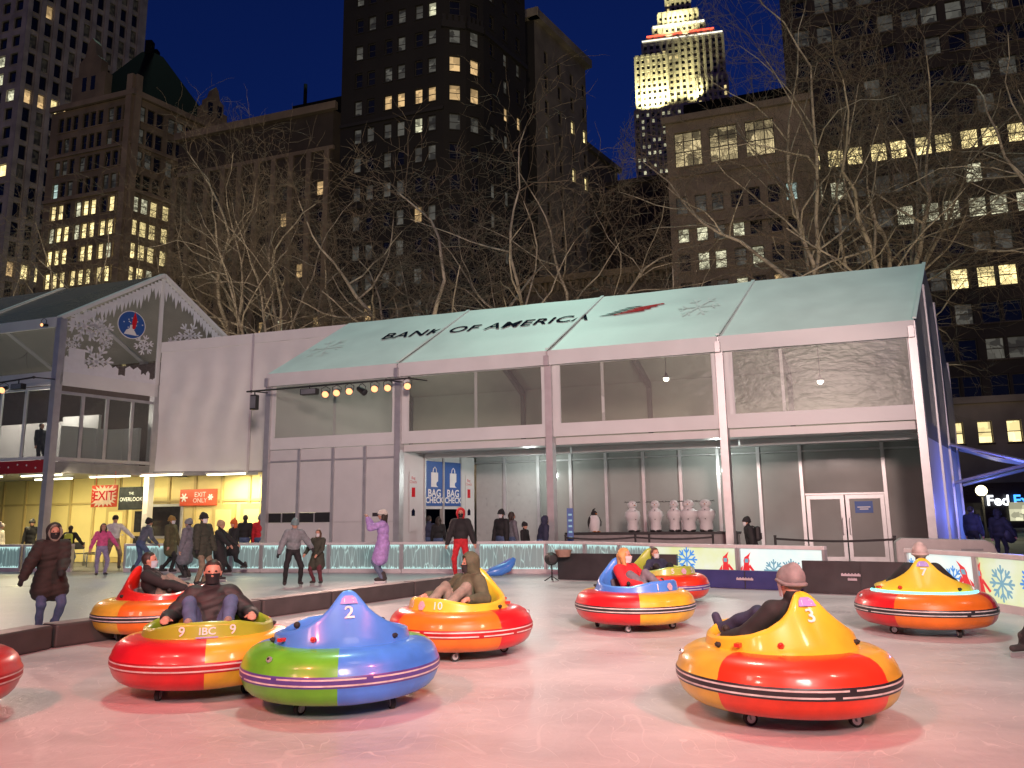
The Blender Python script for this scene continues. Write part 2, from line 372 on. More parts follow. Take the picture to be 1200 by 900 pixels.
tent = thing('event_tent', 'long two-storey white tent with dark lettering on its mint-lit sloping roof', 'tent', O0)
for i in range(4):
    s0, s1 = 5*i+.03, 5*i+4.97
    def slope(u, v, w, back=False):
        sag = .012*math.sin(PI*u)*abs(math.sin(3*PI*v))+.008*math.sin(11*u+5*v)
        t = -.12+(HW+.12)*v; z = EAVE-.08+(RIDGE-EAVE+.08)*v-sag-w
        return (s0+(s1-s0)*u, 2*HW-t if back else t, z)
    mb = MB(); mb.sheet(slope, 10, 24, .03, 0, 1); mb.build('roof_panel', [ROOFV, LINER], tent, T)
    mb = MB(); mb.sheet(lambda u,v,w: slope(u,v,w,True), 6, 8, .03, 0, 1); mb.build('roof_panel', [ROOFV, LINER], tent, T)
    mb = MB(); mb.sheet(lambda u,v,w: (s0+(s1-s0)*u, -.13-.02*math.sin(7*u+2*v)*(1-v)+w, 6.02+.44*v), 12, 3, .03)
    mb.build('fascia', VIN, tent, T)
    hole = (s0+.3, s1-.22, 4.25, 6.0)
    mb = MB(); frame_wall(mb, s0+.06, s1-.06, 3.86, 6.03, hole, -.02)
    w = mb.build('window_wall', VIN, tent, T)
    mb = MB(); mb.sheet(lambda u,v,w: (hole[0]+(hole[1]-hole[0])*u, .01+.015*math.sin(5*u+3*v)*math.sin(PI*v)+w, hole[2]+(hole[3]-hole[2])*v), 12, 6, .004)
    mb.build('clear_window', CLEARV, w, T)
    mb = MB(); x = (s0+s1)/2+(-.9 if i > 1 else .1); mb.cub(x-.04, x+.04, .02, .05, 4.25, 6.0); mb.build('zip_strip', VIN, w, T)
    mb = MB(); mb.sheet(lambda u,v,w: (s0+(s1-s0)*u, -.04+w, 3.45+.38*v), 8, 2, .03)
    if i: mb.build('fabric_skirt', VIN, tent, lambda s,t,z: T(s, t+1.2, z))
for i in range(5):
    s = 5*i+(.1 if i == 0 else -.1 if i == 4 else 0)
    mb = MB(); mb.cub(s-.1, s+.1, -.1, .1, 0, 6.45, 0); mb.cub(s-.14, s+.14, -.14, .14, 0, .04, 0); mb.cub(s-.07, s+.07, -.2, -.13, 6.0, 6.3, 0)
    mb.build('post', ALU, tent, T)
    mb = MB(); mb.bar((s,.05,EAVE-.2),(s,HW,RIDGE-.2),.14,.22); mb.bar((s,HW,RIDGE-.2),(s,2*HW-.05,EAVE-.2),.14,.22); mb.cub(s-.08,s+.08,7.05,7.2,3.85,6.4)
    mb.build('rafter', RAFT, tent, T)
    if i:
        mb = MB(); mb.sheet(lambda u,v,w: (5*i-.05+.1*u, -.13+(HW+.13)*v, EAVE-.03+(RIDGE-EAVE+.03)*v+.05-w), 1, 6, .05); 
        mb.build('roof_seam', ROOFV, tent, T)
mb = MB()
for t in (1.2, 2.4): mb.cub(0.2,19.8,t-.05,t+.05,EAVE-.3+t*(RIDGE-EAVE)/HW,EAVE-.2+t*(RIDGE-EAVE)/HW)
mb.build('purlin', RAFT, tent, T)
mb = MB(); mb.cub(.05,19.95,.12,7.1,3.62,3.84,0); mb.build('upper_floor', PANEL, tent, T)
mb = MB(); mb.cub(.05,19.95,7.12,7.18,3.86,6.5,0); mb.build('back_wall', LINER, tent, T)
mb = MB(); mb.cub(-.02,.04,.1,7.1,0,6.5,0); mb.add([(.01,.1,6.5),(.01,HW,8.8),(.01,7.1,6.5)],[(0,1,2)],0); mb.build('side_wall', VIN, tent, T)
# right-hand end: clear vinyl over a blue-lit white wall
mb = MB(); mb.cub(19.94,20.0,.12,7.1,0,3.84); mb.build('side_wall', VIN, tent, T)
mb = MB(); mb.sheet(lambda u,v,w: (20.0+.25*v*(1-v)*u+w, .12+6.95*u, 3.4+(3.1+2.45*(1-abs(2*u-1)))*v), 14, 8, .004)
mb.build('clear_window', CLEARV, tent, T)
for t in (2.4, 4.8, 7.1):
    mb = MB(); mb.cub(19.9,20.06,t-.06,t+.06,0,EAVE+(RIDGE-EAVE)*(1-abs(t/HW-1))-.15); mb.build('post', ALU, tent, T)
mb = MB(); a, b, c = (20.1,4.4,3.5), (22.2,4.0,2.85), (20.1,4.4,2.35)
mb.tube(a,b,.05); mb.tube(b,c,.05); mb.tube((20.1,7.0,3.5),(22.2,6.6,2.85),.05); mb.tube((22.2,6.6,2.85),(20.1,7.0,2.35),.05); mb.tube(b,(22.2,6.6,2.85),.05)
aw = mb.build('awning', ALU, tent, T)
mb = MB(); mb.sheet(lambda u,v,w: (20.1+2.1*u, 4.4-.4*u+2.6*v, 3.54-.65*u-.12*math.sin(PI*u)-w), 6, 6, .02); mb.build('awning_cover', VIN, aw, T)
# ground-floor front of the first bay: panels between mullions
ms = [.1, 1.34, 2.63, 3.8, 4.9]
for a, b in zip(ms, ms[1:]):
    mb = MB(); lo = a < 2; z = 1.46 if lo or a < 2.7 else 1.0
    if a < 2.0:
        mb.cub(a+.04,b-.04,.0,.04,1.76,3.42); mb.cub(a+.04,b-.04,.0,.04,.02,1.44)
    else: mb.cub(a+.04,b-.04,.0,.04,.02,3.42)
    mb.cub(a+.04,b-.04,.0,.04,3.48,3.84)
    mb.build('wall_panel', PANEL, tent, T)
    if a < 2.0:
        mb = MB(); mb.cub(a+.04,b-.04,.02,.04,1.45,1.75,0); mb.cub(a+.6,a+.63,.0,.02,1.45,1.75,1); mb.build('vent', [BLACK, ALU], tent, T)
for x in ms[1:-1]:
    mb = MB(); mb.cub(x-.05,x+.05,-.04,.05,0,3.84); mb.build('mullion', ALU, tent, T)
mb = MB(); mb.cub(.1,4.9,-.03,.04,3.425,3.475); mb.cub(.1,4.9,-.02,.045,1.44,1.447); mb.build('rail', ALU, tent, T)
# side of the recess with the counter
for t0, t1, hole in ((.1,1.15,0), (1.2,2.08,1), (2.15,3.02,1), (3.07,3.85,0)):
    mb = MB()
    if hole: mb.cub(4.97,5.03,t0,t1,0,.95); mb.cub(4.97,5.03,t0,t1,1.82,3.62)
    else: mb.cub(4.97,5.03,t0,t1,0,3.62)
    mb.build('wall_panel', PANEL, tent, T)
for t in (1.17, 2.11, 3.04):
    mb = MB(); mb.cub(4.95,5.08,t-.03,t+.03,0,3.6); mb.build('mullion', ALU, tent, T)
mb = MB(); mb.cub(4.9,5.2,1.2,3.0,.93,.99); mb.build('counter', PANEL, tent, T)
mb = MB(); mb.cub(3.2,3.25,.9,3.4,.1,2.4); mb.build('lit_interior', emit('lit cloakroom', (1,.80,.45), .55, noise=.8, nscale=1.6), tent, T)
# recessed glass wall
tr = 3.9; ms = [5.03,6.17,7.4,8.55,9.78,11.04,12.25,13.45,14.69,15.94,18.29,19.9]
for a, b in zip(ms, ms[1:]):
    mb = MB(); zt = 3.4
    if a == 15.94: mb.cub(a+.05,b-.05,tr,tr+.03,2.12,zt)
    else: mb.cub(a+.05,b-.05,tr,tr+.03,.1,zt)
    mb.cub(a+.05,b-.05,tr,tr+.03,3.46,3.62)
    mb.build('glass_panel', FROST if a > 7 else mat('frosted panel', (.36,.365,.36), .3, var=.05), tent, T)
for x in ms[1:]:
    mb = MB(); mb.cub(x-.05,x+.05,tr-.06,tr+.05,0,3.62); mb.build('mullion', ALU, tent, T)
mb = MB(); mb.cub(5.03,19.9,tr-.05,tr+.05,3.41,3.45); mb.cub(5.03,15.9,tr-.04,tr+.05,0,.1); mb.cub(16.0,18.25,tr-.055,tr+.05,2.06,2.115); mb.build('rail', ALU, tent, T)
for x0, x1, hx in ((16.02,17.1,17.02), (17.14,18.22,17.22)):
    mb = MB(); z1 = 2.05
    for a in ((x0,x0+.11,.02,z1), (x1-.11,x1,.02,z1), (x0+.11,x1-.11,.02,.2), (x0+.11,x1-.11,z1-.12,z1)): mb.cub(a[0],a[1],tr-.02,tr+.03,a[2],a[3])
    dr = mb.build('door', ALU, tent, T)
    mb = MB(); mb.cub(x0+.11,x1-.11,tr,tr+.01,.2,z1-.12); mb.build('pane', FROST, dr, T)
    mb = MB(); mb.path([(hx,tr-.02,.85),(hx,tr-.08,.9),(hx,tr-.08,1.3),(hx,tr-.02,1.35)],.015); mb.build('handle', ALU, dr, T)
    if x0 > 17:
        mb = MB(); mb.cub(x0+.25,x0+.75,tr-.008,tr-.002,1.5,1.85,0); mb.cub(x0+.32,x0+.68,tr-.01,tr-.008,1.66,1.69,1); mb.cub(x0+.38,x0+.62,tr-.01,tr-.008,1.6,1.63,1); mb.build('notice', [BLUEP, WHITEP], dr, T)
# roof lettering and emblem
def RO(s, v, w=0): return (s, HW*v, EAVE+(RIDGE-EAVE)*v+.025+w)
mb = MB(); vs, fs = text_polys('BANK OF AMERICA', 1, bold=.014, space=1.06)
wd = max(v[0] for v in vs)-min(v[0] for v in vs); kx = 7.5/wd
def sagless(s, v): return (s, HW*v-.0, EAVE-.0+(RIDGE-EAVE)*v+.03)
mb.add([sagless(6.55+v[0]*kx, .555+v[1]*.17) for v in vs], fs); mb.build('roof_lettering', NAVY, tent, T)
mb = MB()
for k in range(5):     # flag-like stripes: two dark ones on the left, red ones running to the right
    a, o = 10.62+.16*k, .545+.03*k
    mb.add([sagless(a+u,o+v) for u,v in ((0,0),(.45,.004),(.62,.012),(.5,.022),(.12,.014))], [(0,1,2,3,4)], 0)
for k in range(4):
    a, o = 11.12+.17*k, .54+.032*k
    mb.add([sagless(a+u,o+v) for u,v in ((0,0),(.95,.045),(.86,.066),(.02,.02))], [(0,1,2,3)], 1)
mb.build('emblem', [NAVY, REDI], tent, T)
for s, v, r in ((.9,.42,.42), (13.8,.55,.4)):
    mb = MB()
    for k in range(6):
        c, q = math.cos(k*PI/3), math.sin(k*PI/3)
        def fl(x, y): return sagless(s+(x*c-y*q)*r*1.6, v+(x*q+y*c)*r*.45)
        mb.add([fl(0,-.05),fl(1,-.05),fl(1,.05),fl(0,.05)],[(0,1,2,3)]); mb.add([fl(.55,0),fl(.8,.28),fl(.86,.24),fl(.65,0),fl(.86,-.24),fl(.8,-.28)],[tuple(range(6))])
    mb.build('snowflake_print', mat('pale print', (.78,.87,.84), .5), tent, T)
# lamps inside
for s, t, z in ((11.8,4.2,6.1),(16.6,4.4,5.7)):
    mb = MB(); mb.lathe([(.03,.2),(.05,.1),(.16,.0)], (0,0,0), 12, 0); mb.ball((0,0,-.02),.1,1,10); mb.tube((0,0,.2),(0,0,1.2),.012,m=0)
    p = T(s,t,z)-O0; o = mb.build('ceiling_lamp', [BLACK, emit('warm bulb', (1,.93,.75), 9)], tent); o.location = p
    point('tent_lamp_light', T(s,t,z-.25), (1,.95,.78), 55, .15)
point('tent_lamp_light', T(3,4,5.6), (1,.95,.8), 60, .3)
point('recess_light', T(8.,2.3,3.0), (.92,1,.93), 85, .06); point('recess_light', T(14.,2.3,3.0), (.92,1,.93), 85, .06)
point('blue_wash', T(21.6,2.0,1.6), (.16,.20,1), 130, .2); point('blue_wash', T(21.3,5.6,1.2), (.16,.24,1), 70, .2)
# banners beside the counter
def SB(t, w, z): return T(5.035+w, t, z)
for k, t0 in enumerate((1.2, 2.17)):
    mb = MB(); mb.prism([(0,0),(.84,0),(.84,1.47),(0,1.47)], lambda u,v,w: SB(t0+u,.02+w,1.92+v), .02, 0)
    for hh in ('BAG','CHECK'):
        text_on(mb, hh, .34 if hh == 'BAG' else .27, lambda x,y,z: SB(t0+.42+x, .045, (2.33 if hh == 'BAG' else 2.1)+y), 1, bold=.008)
    mb.prism([(.25,.62),(.6,.62),(.6,1.1),(.25,1.1)], lambda u,v,w: SB(t0+u,.042+w,1.92+v), .003, 1)
    mb.path([SB(t0+.33,.045,3.0), SB(t0+.36,.045,3.14), SB(t0+.43,.045,3.2), SB(t0+.5,.045,3.14), SB(t0+.52,.045,3.0)], .015, m=1)
    mb.prism([(.6+.09*math.cos(q*PI/6),.72+.09*math.sin(q*PI/6)) for q in range(12)], lambda u,v,w: SB(t0+u,.046+w,1.92+v), .003, 0)
    o = mb.build('banner', [BLUEP, WHITEP], None, lambda *a: V(*a), loc=T(5.05,t0,1.92))
    tag(o, ('blue BAG CHECK banner nearer the front corner of the recess', 'blue BAG CHECK banner nearer the glass wall')[k], 'banner', 'bag check banners')
for k, t0 in enumerate((.42, 3.3)):
    mb = MB(); mb.prism([(0,0),(.34,0),(.34,1.9),(0,1.9)], lambda u,v,w: SB(t0+u,.02+w,1.1+v), .012, 0)
    mb.prism([(.1,1.1),(.26,1.1),(.26,1.4),(.1,1.4)], lambda u,v,w: SB(t0+u,.034+w,1.1+v), .002, 1)
    text_on(mb, 'Bag\nCheck', .13, lambda x,y,z: SB(t0+.17+x,.036,2.74+y), 1)
    mb.prism([(.1,.5),(.26,.5),(.26,.66),(.18,.74),(.1,.66)], lambda u,v,w: SB(t0+u,.034+w,1.1+v), .002, 2)
    o = mb.build('poster', [PANEL, REDI, NAVY], None, lambda *a: V(*a), loc=T(5.05,t0,1.1))
    tag(o, ('narrow white bag check notice with red symbol left of the blue banners', 'narrow white bag check notice with red symbol right of the blue banners')[k], 'poster', 'narrow notices')

# ------------------------------------------------------------------ pavilion on the left
C0 = V(-15.44,25.6,0)
def P(s, t, z): return C0+D*s+B*t+V(0,0,z)
pav = thing('glass_pavilion', 'two-storey glazed pavilion with clear gable covered in white snowflakes', 'pavilion', C0)
PE, PR, PH = 8.47, 10.9, 3.55
RED = mat('red fascia', (.42,.02,.025), .45, var=.06)
mb = MB(); mb.cub(-21,0.05,0.02,7.1,3.3,3.42); mb.build('upper_floor', PANEL, pav, P)
mb = MB(); mb.cub(-21,-.14,-.05,.05,3.2,3.62,0)
for k in range(50): mb.box((-20.6+k*.41,-.055,3.3+.22*random.random()),(.05,.01,.05),1,ry=.78)
mb.build('fascia', [RED, WHITEP], pav, P)
mb = MB(); mb.cub(-.1,.06,.06,7.1,3.2,3.56,0); mb.build('floor_beam', ALUD, pav, P)
for s, t in ((-.02,.02),(-5,.02),(-10,.02),(-15,.02),(-20,.02),(-.02,3.55),(-.02,7.1),(-5,7.1),(-10,7.1),(-15,7.1),(-20,7.1)):
    mb = MB(); mb.cub(s-.11,s+.11,t-.11,t+.11,0,PE if t != 3.55 else 6.6); mb.build('post', ALU, pav, P)
for z0, z1 in ((6.15,6.62),):
    mb = MB(); mb.sheet(lambda u,v,w: (-21+20.9*u, -.06+.015*math.sin(30*u)*(1-v)+w, z0+(z1-z0)*v), 30, 2, .04); mb.build('fabric_band', VIN, pav, P)
    mb = MB(); mb.sheet(lambda u,v,w: (.09-w, .05+3.5*u, z0+.0+(z1-z0)*v), 8, 2, .04); mb.build('fabric_band', VIN, pav, P)
mb = MB(); mb.sheet(lambda u,v,w: (-21+20.9*u, -.1+w, 8.16+.36*v), 20, 2, .04); mb.build('fabric_band', VIN, pav, P)
# sliding glass of the upper floor
for i, (a, b) in enumerate(((.08,.9),(.9,1.75),(1.75,2.67),(2.67,3.5))):
    mb = MB()
    for q in ((a,a+.05,3.6,5.96),(b-.05,b,3.6,5.96),(a+.05,b-.05,3.6,3.72),(a+.05,b-.05,5.86,5.96)): mb.cub(0,.06,q[0],q[1],q[2],q[3])
    sp = mb.build('sliding_window', ALU, pav, P); mb = MB(); mb.cub(.025,.035,a+.05,b-.05,3.72,5.86); mb.build('pane', GLASS, sp, P)
for i in range(17):
    a = -.14-1.14*(i+1); b = a+1.14; mb = MB()
    for q in ((a,a+.05,3.64,6.12),(b-.05,b,3.64,6.12),(a+.05,b-.05,3.64,3.74),(a+.05,b-.05,6.02,6.12)): mb.cub(q[0],q[1],-.03,.03,q[2],q[3])
    sp = mb.build('sliding_window', VIN, pav, P); mb = MB(); mb.cub(a+.05,b-.05,-.005,.005,3.74,6.02); mb.build('pane', GLASS, sp, P)
for i in range(4):
    a = -5.1*(i+1)+.12; b = -5.1*i-.12; mb = MB(); mb.sheet(lambda u,v,w: (a+(b-a)*u, -.01+w, 6.62+1.55*v), 8, 4, .004); mb.build('clear_window', CLEARV, pav, P)
    mb = MB(); mb.sheet(lambda u,v,w: (a+(b-a)*u, PH*v-.05, PE+(PR-PE)*v-.06*math.sin(PI*u)*math.sin(PI*v)-w), 8, 8, .004); mb.build('roof_panel', clear('tinted vinyl', (.42,.40,.38), .0, .40, hazecol=(.42,.38,.36)), pav, P)
    mb = MB(); mb.sheet(lambda u,v,w: (a+(b-a)*u, 2*PH-PH*v+.05, PE+(PR-PE)*v-w), 4, 4, .02, 0, 1); mb.build('roof_panel', [VIN, LINER], pav, P)
for s in (0,-5.1,-10.2,-15.3,-20.4):
    mb = MB(); mb.bar((s-.02,-.05,PE+.02),(s-.02,PH,PR+.02),.22,.12); mb.bar((s-.02,PH,PR+.02),(s-.02,2*PH+.05,PE+.02),.22,.12); mb.build('rafter', VIN, pav, P)
# clear gable with its printed snow scene
mb = MB(); mb.add([(0,.1,6.62),(0,7.0,6.62),(0,7.0,PE-.05),(0,PH,PR-.1),(0,.1,PE-.05)],[(0,1,2,3,4)]); gb = mb.build('gable_window', clear('gable vinyl', (.72,.72,.74), .03, .02, hazecol=(.6,.6,.66)), pav, P)
mb = MB(); mb.cub(-.03,.05,PH-.06,PH+.06,6.6,PR-.15); mb.build('post', VIN, pav, P)
SNOW = mat('snow print', (.72,.74,.78), .6, var=.05)
def snowflake(t, z, r, rot=0):
    mb = MB()
    for k in range(6):
        c, q = math.cos(k*PI/3+rot), math.sin(k*PI/3+rot)
        def fl(x, y, w=0): return (.012, t+(x*c-y*q)*r, z+(x*q+y*c)*r)
        for poly in ([(0,-.07),(1,-.05),(1,.05),(0,.07)], [(.5,0),(.78,.3),(.9,.24),(.66,0),(.9,-.24),(.78,-.3)], [(.2,0),(.42,.22),(.5,.15),(.34,0),(.5,-.15),(.42,-.22)]):
            mb.prism(poly, lambda u,v,w: V(*fl(u,v))+V(w,0,0), .004)
    mb.build('snowflake_decal', SNOW, gb, P)
for q in ((.75,8.35,.62,.2),(1.35,8.3,.5,.5),(1.25,7.15,.62,.1),(1.55,7.9,.25,0),(2.95,8.05,.4,.3),(4.8,8.75,.55,.2),(4.2,8.3,.35,.5),(5.6,8.2,.3,0),(.4,7.6,.3,.2)): snowflake(*q)
mb = MB()
for k in range(46):
    t = .35+k*.14; top = PE-.1+(PR-PE)*(1-abs(t/PH-1)); L_ = .35+.6*random.random()*(.4+.6*(1-abs(t/PH-1)))
    mb.prism([(t-.08,top-.05),(t+.08,top-.05),(t+.07,top-L_*.5),(t,top-L_),(t-.07,top-L_*.5)], lambda u,v,w: (.014+w,u,v), .003)
mb.build('icicle_decal', SNOW, gb, P)
mb = MB(); x = .15
while x < 3.4:
    wv = .12+.2*random.random(); h = .15+.5*random.random(); mb.prism([(x,6.63),(x+wv,6.63),(x+wv,6.63+h*.8),(x+wv/2,6.63+h),(x,6.63+h*.8)], lambda u,v,w: (.016+w,u,v), .003); x += wv
mb.prism([(.3,6.63),(.85,6.63),(.85,7.5),(.3,7.5)], lambda u,v,w: (.019+w,u,v), .003)
mb.build('skyline_decal', SNOW, gb, P)
mb = MB(); disc = [(.5*math.cos(a*PI/16),.5*math.sin(a*PI/16)) for a in range(32)]
E_ = lambda o: (lambda u,v,w: (o+w, 2.43+u, 8.72+v))
mb.prism([(x*1.06,y*1.06) for x,y in disc], E_(.018), .003, 1); mb.prism(disc, E_(.022), .003, 0)
mb.prism([(-.02,-.2),(.14,-.12),(.2,.2),(.1,.52),(.02,.2)], E_(.026), .003, 2)
mb.prism([(-.28,-.38),(.22,-.38),(.12,-.22),(.02,-.12),(.02,.0),(-.06,.0),(-.08,-.14),(-.2,-.22)], E_(.03), .003, 1)
for k in range(12):
    a = random.random()*6.28; r = .44*math.sqrt(random.random()); mb.prism([(r*math.cos(a)+.02*i,r*math.sin(a)+.02*j) for i,j in ((-1,-1),(1,-1),(1,1),(-1,1))], E_(.0255), .002, 1)
mb.build('globe_emblem', [BLUEP, WHITEP, REDI], gb, P)
# inside the upper floor
mb = MB(); mb.cub(-21,-.1,6.9,7.0,3.45,8.3); mb.build('back_wall', mat('plum liner', (.16,.13,.125), .7), pav, P)
for a in ((-2.6,-.9,2.2,2.3,3.45,5.4),(-1.0,-.95,1.0,3.2,3.45,4.9),(-15.8,-2.7,2.6,2.7,3.45,5.3),(-2.3,-.5,3.4,3.5,3.45,5.0)):
    mb = MB(); mb.cub(*a); mb.build('partition', PANEL, pav, P)
point('pavilion_light', P(-2,1.2,5.6), (1,.85,.74), 110, .3); point('pavilion_light', P(-10,1.2,5.6), (1,.8,.7), 110, .3); point('pavilion_light', P(-5,1.2,5.6), (1,.8,.7), 110, .3)
# ground floor behind: cream wall, doors, fluorescent battens
CREAM = mat('cream wall', (.68,.57,.24), .55, var=.06, scale=1.2); CREAM2 = mat('cream trim', (.46,.36,.14), .5, var=.05)
GDOOR = mat('dark window', (.03,.03,.035), .1, var=.2)
mb = MB(); mb.cub(-21,8.6,5.0,5.1,0,3.3); mb.build('back_wall', CREAM, pav, P)
mb = MB()
for s in [-20.4+1.23*k for k in range(24)]: mb.cub(s-.05,s+.05,4.94,5.0,0,3.28)
mb.cub(-21,8.6,4.95,5.0,2.25,2.33); mb.build('wall_trim', CREAM2, pav, P)
for s in (-3.2,-1.9,1.9,3.15,6.1):
    mb = MB(); mb.cub(s-.5,s+.5,4.92,4.99,0,2.15,0); 
    for z0, z1 in ((.2,1.0),(1.15,1.95)): mb.cub(s-.35,s+.35,4.905,4.92,z0,z1,1)
    dr = mb.build('door', [CREAM2, GDOOR if s in (-1.9,) else CREAM], pav, P); mb = MB(); mb.ball((s+.42,4.9,1.05),.03); mb.build('handle', ALU, dr, P)
mb = MB(); mb.cub(4.5,6.9,4.9,4.98,1.4,2.7,1); mb.cub(4.4,7.0,4.93,4.97,1.3,2.8,0); mb.build('shop_window', [ALU, GDOOR], pav, P)
mb = MB(); mb.cub(-1.6,-.1,4.9,4.98,1.0,2.1,1); mb.cub(-1.7,0,4.93,4.97,.9,2.2,0); mb.build('shop_window', [ALU, GDOOR], pav, P)
TUBE = emit('fluorescent tube', (1,.93,.62), 7)
for k, (s, t, l) in enumerate(((-4.5,1.0,1.8),(-2.0,1.2,1.8),(-1.2,3.0,1.8),(.9,3.2,1.8),(-4.2,3.2,1.8),(2.9,4.0,1.6))):
    mb = MB(); mb.cub(-l/2-.05,l/2+.05,-.07,.07,0,.06,0); mb.cub(-l/2,l/2,-.04,.04,-.05,0,1)
    p = P(s,t,3.22); o = mb.build('strip_light', [PANEL, TUBE], None, lambda s,t,z: p+D*s+B*t+V(0,0,z), loc=p)
    tag(o, 'white fluorescent batten under the pavilion floor above the yellow walls', 'light', 'fluorescent battens')
for s, t in ((-4,2),( -.5,2.6),(3.4,3.9),(6,4)):
    area('strip_light_glow', P(s,t,3.05), P(s,t+.6,0), (1,.86,.46), 190, 1.6, .3)
# link between pavilion and tent: white vinyl wall above the passage
link = thing('link_tent', 'plain white vinyl link between the glazed pavilion and the long tent', 'tent', P(0,3.57,0))
LS0 = P(0,3.57,0); LE0 = T(0,3.6,0); LD = (LE0-LS0).normalized(); LN = V(-LD.y,LD.x,0); LLEN = (LE0-LS0).length
def K(s, t, z): return LS0+LD*s+LN*t+V(0,0,z)
ltop = lambda s: 8.24+.72*s/LLEN
for a, b in ((.12,3.5),(3.56,LLEN)):
    mb = MB(); mb.sheet(lambda u,v,w: (a+(b-a)*u, .035*math.sin(22*u+1.5*math.sin(6*v))*math.sin(PI*v)**.5+.02*math.sin(5*v)+w, 3.36+(ltop(a+(b-a)*u)-3.74)*v), 60, 16, .03); mb.build('wall_panel', VIN, link, K)
    mb = MB(); mb.sheet(lambda u,v,w: (a-.02+(b-a+.04)*u, -.05-.01*math.sin(25*u)*(1-v)+w, ltop(a+(b-a)*u)-.4+.4*v), 24, 2, .03); mb.build('fascia', VIN, link, K)
mb = MB(); mb.cub(3.49,3.57,-.07,.03,3.3,8.55); mb.build('post', ALU, link, K)
mb = MB(); mb.cub(4.0,4.22,-.12,.09,0,3.2); mb.build('post', ALUD, link, K)
mb = MB(); mb.cub(.1,LLEN,-.07,.07,3.2,3.35); mb.build('floor_beam', ALUD, link, K)
mb = MB(); mb.sheet(lambda u,v,w: (.1+(LLEN-.1)*u, .03+4*v, ltop(LLEN*u)-.03-w), 8, 4, .05); mb.build('roof_panel', VIN, link, K)
mb = MB(); mb.cub(.1,LLEN,.1,1.6,3.28,3.34); mb.build('soffit', VIN, link, K)
area('sign_fill', P(-.1,.4,3.1), P(-.1,2,2.4), (1,.8,.5), 30, 1., .2)  # area light added to brighten the front of the EXIT sign
# signs under the link
mb = MB(); ORANGE = mat('orange red sign', (.62,.07,.02), .45, var=.08, scale=3); 
burst = []
for k in range(40):
    a = 2*PI*k/40; r = 1-.28*(k % 2)-.1*random.random(); burst.append((.58*r*math.copysign(min(1,abs(math.cos(a))*1.25),math.cos(a)), .39*r*math.copysign(min(1,abs(math.sin(a))*1.25),math.sin(a))))
mb.prism([(-.57,-.38),(.57,-.38),(.57,.38),(-.57,.38)], lambda u,v,w: P(-.085+u,2.0-w,2.445+v), .03, 0)
mb.prism(burst, lambda u,v,w: P(-.085+u,1.965-w,2.445+v), .004, 1)
text_on(mb, 'EXIT', .46, lambda x,y,z: P(-.085+x,1.955,2.445+y), 2, bold=.008)
for s in (-.5,.35): mb.tube(P(s,1.985,2.82),P(s,1.985,3.3),.01)
tag(mb.build('exit_sign', [ORANGE, mat('cream print', (.8,.68,.45), .5), REDI], None, lambda *a: V(*a), loc=P(-.085,2,2.06)), 'hanging orange EXIT sign with a pale starburst', 'sign')
mb = MB(); mb.prism([(0,0),(1.7,0),(1.7,.62),(0,.62)], lambda u,v,w: P(-.09+u,4.9-w,2.11+v), .03, 0)
text_on(mb, 'EXIT', .26, lambda x,y,z: P(.85+x,4.866,2.52+y), 1); text_on(mb, 'ONLY', .24, lambda x,y,z: P(.85+x,4.866,2.3+y), 1)
for c0, r in ((.2,.17),(1.42,.12)):
    for k in range(3):
        a = k*PI/3; mb.prism([(c0+math.cos(a)*r+math.sin(a)*.03,.31+math.sin(a)*r-math.cos(a)*.03),(c0+math.cos(a)*r-math.sin(a)*.03,.31+math.sin(a)*r+math.cos(a)*.03),(c0-math.cos(a)*r-math.sin(a)*.03,.31-math.sin(a)*r+math.cos(a)*.03),(c0-math.cos(a)*r+math.sin(a)*.03,.31-math.sin(a)*r-math.cos(a)*.03)], lambda u,v,w: P(-.09+u,4.868-k*.002-w,2.11+v), .002, 1)
tag(mb.build('wall_sign', [ORANGE, WHITEP], None, lambda *a: V(*a), loc=P(.8,4.9,2.11)), 'orange sign with white snowflakes on the yellow wall', 'sign')
mb = MB(); mb.prism([(-.55,-.42),(.55,-.42),(.55,.42),(-.55,.42)], lambda u,v,w: P(-.75+u,3.5-w,2.4+v), .03, 0)
text_on(mb, 'OVERLOOK', .2, lambda x,y,z: P(-.72+x,3.465,2.36+y), 1); text_on(mb, 'THE', .13, lambda x,y,z: P(-.72+x,3.465,2.58+y), 1)
for s in (-1.2,-.3): mb.tube(P(s,3.485,2.82),P(s,3.485,3.28),.01)
tag(mb.build('hanging_sign', [mat('chalk black', (.012,.014,.016), .95, var=.3, spec=.05), mat('grey print', (.22,.25,.27), .7)], None, lambda *a: V(*a), loc=P(-.75,3.5,2)), 'dark hanging sign with grey lettering behind the EXIT sign', 'sign')
# ------------------------------------------------------------------ bumper cars
def vinyl(name, col): return mat(name, col, .36, var=.20, scale=3.4, bump=.12, bscale=4.5, coat=.35, detail=9)
VY = {'red': vinyl('red vinyl', (.60,.014,.018)), 'orange': vinyl('orange vinyl', (.74,.17,.012)), 'amber': vinyl('amber vinyl', (.74,.43,.025)), 'yellow': vinyl('yellow vinyl', (.66,.43,.04)),
      'scarlet': vinyl('scarlet vinyl', (.72,.04,.012)), 'green': vinyl('green vinyl', (.12,.48,.025)), 'blue': vinyl('blue vinyl', (.06,.24,.80))}
def shellm(name, col): return mat(name, col, .36, var=.10, scale=3.5, coat=.3)
SH = {'yellow': shellm('yellow shell', (.74,.50,.03)), 'blue': shellm('blue shell', (.07,.25,.76)), 'green': shellm('olive green shell', (.33,.44,.03)), 'red': shellm('red shell', (.58,.02,.012)), 'gold': shellm('gold shell', (.70,.52,.04)), 'lime': shellm('lime shell', (.40,.50,.07))}
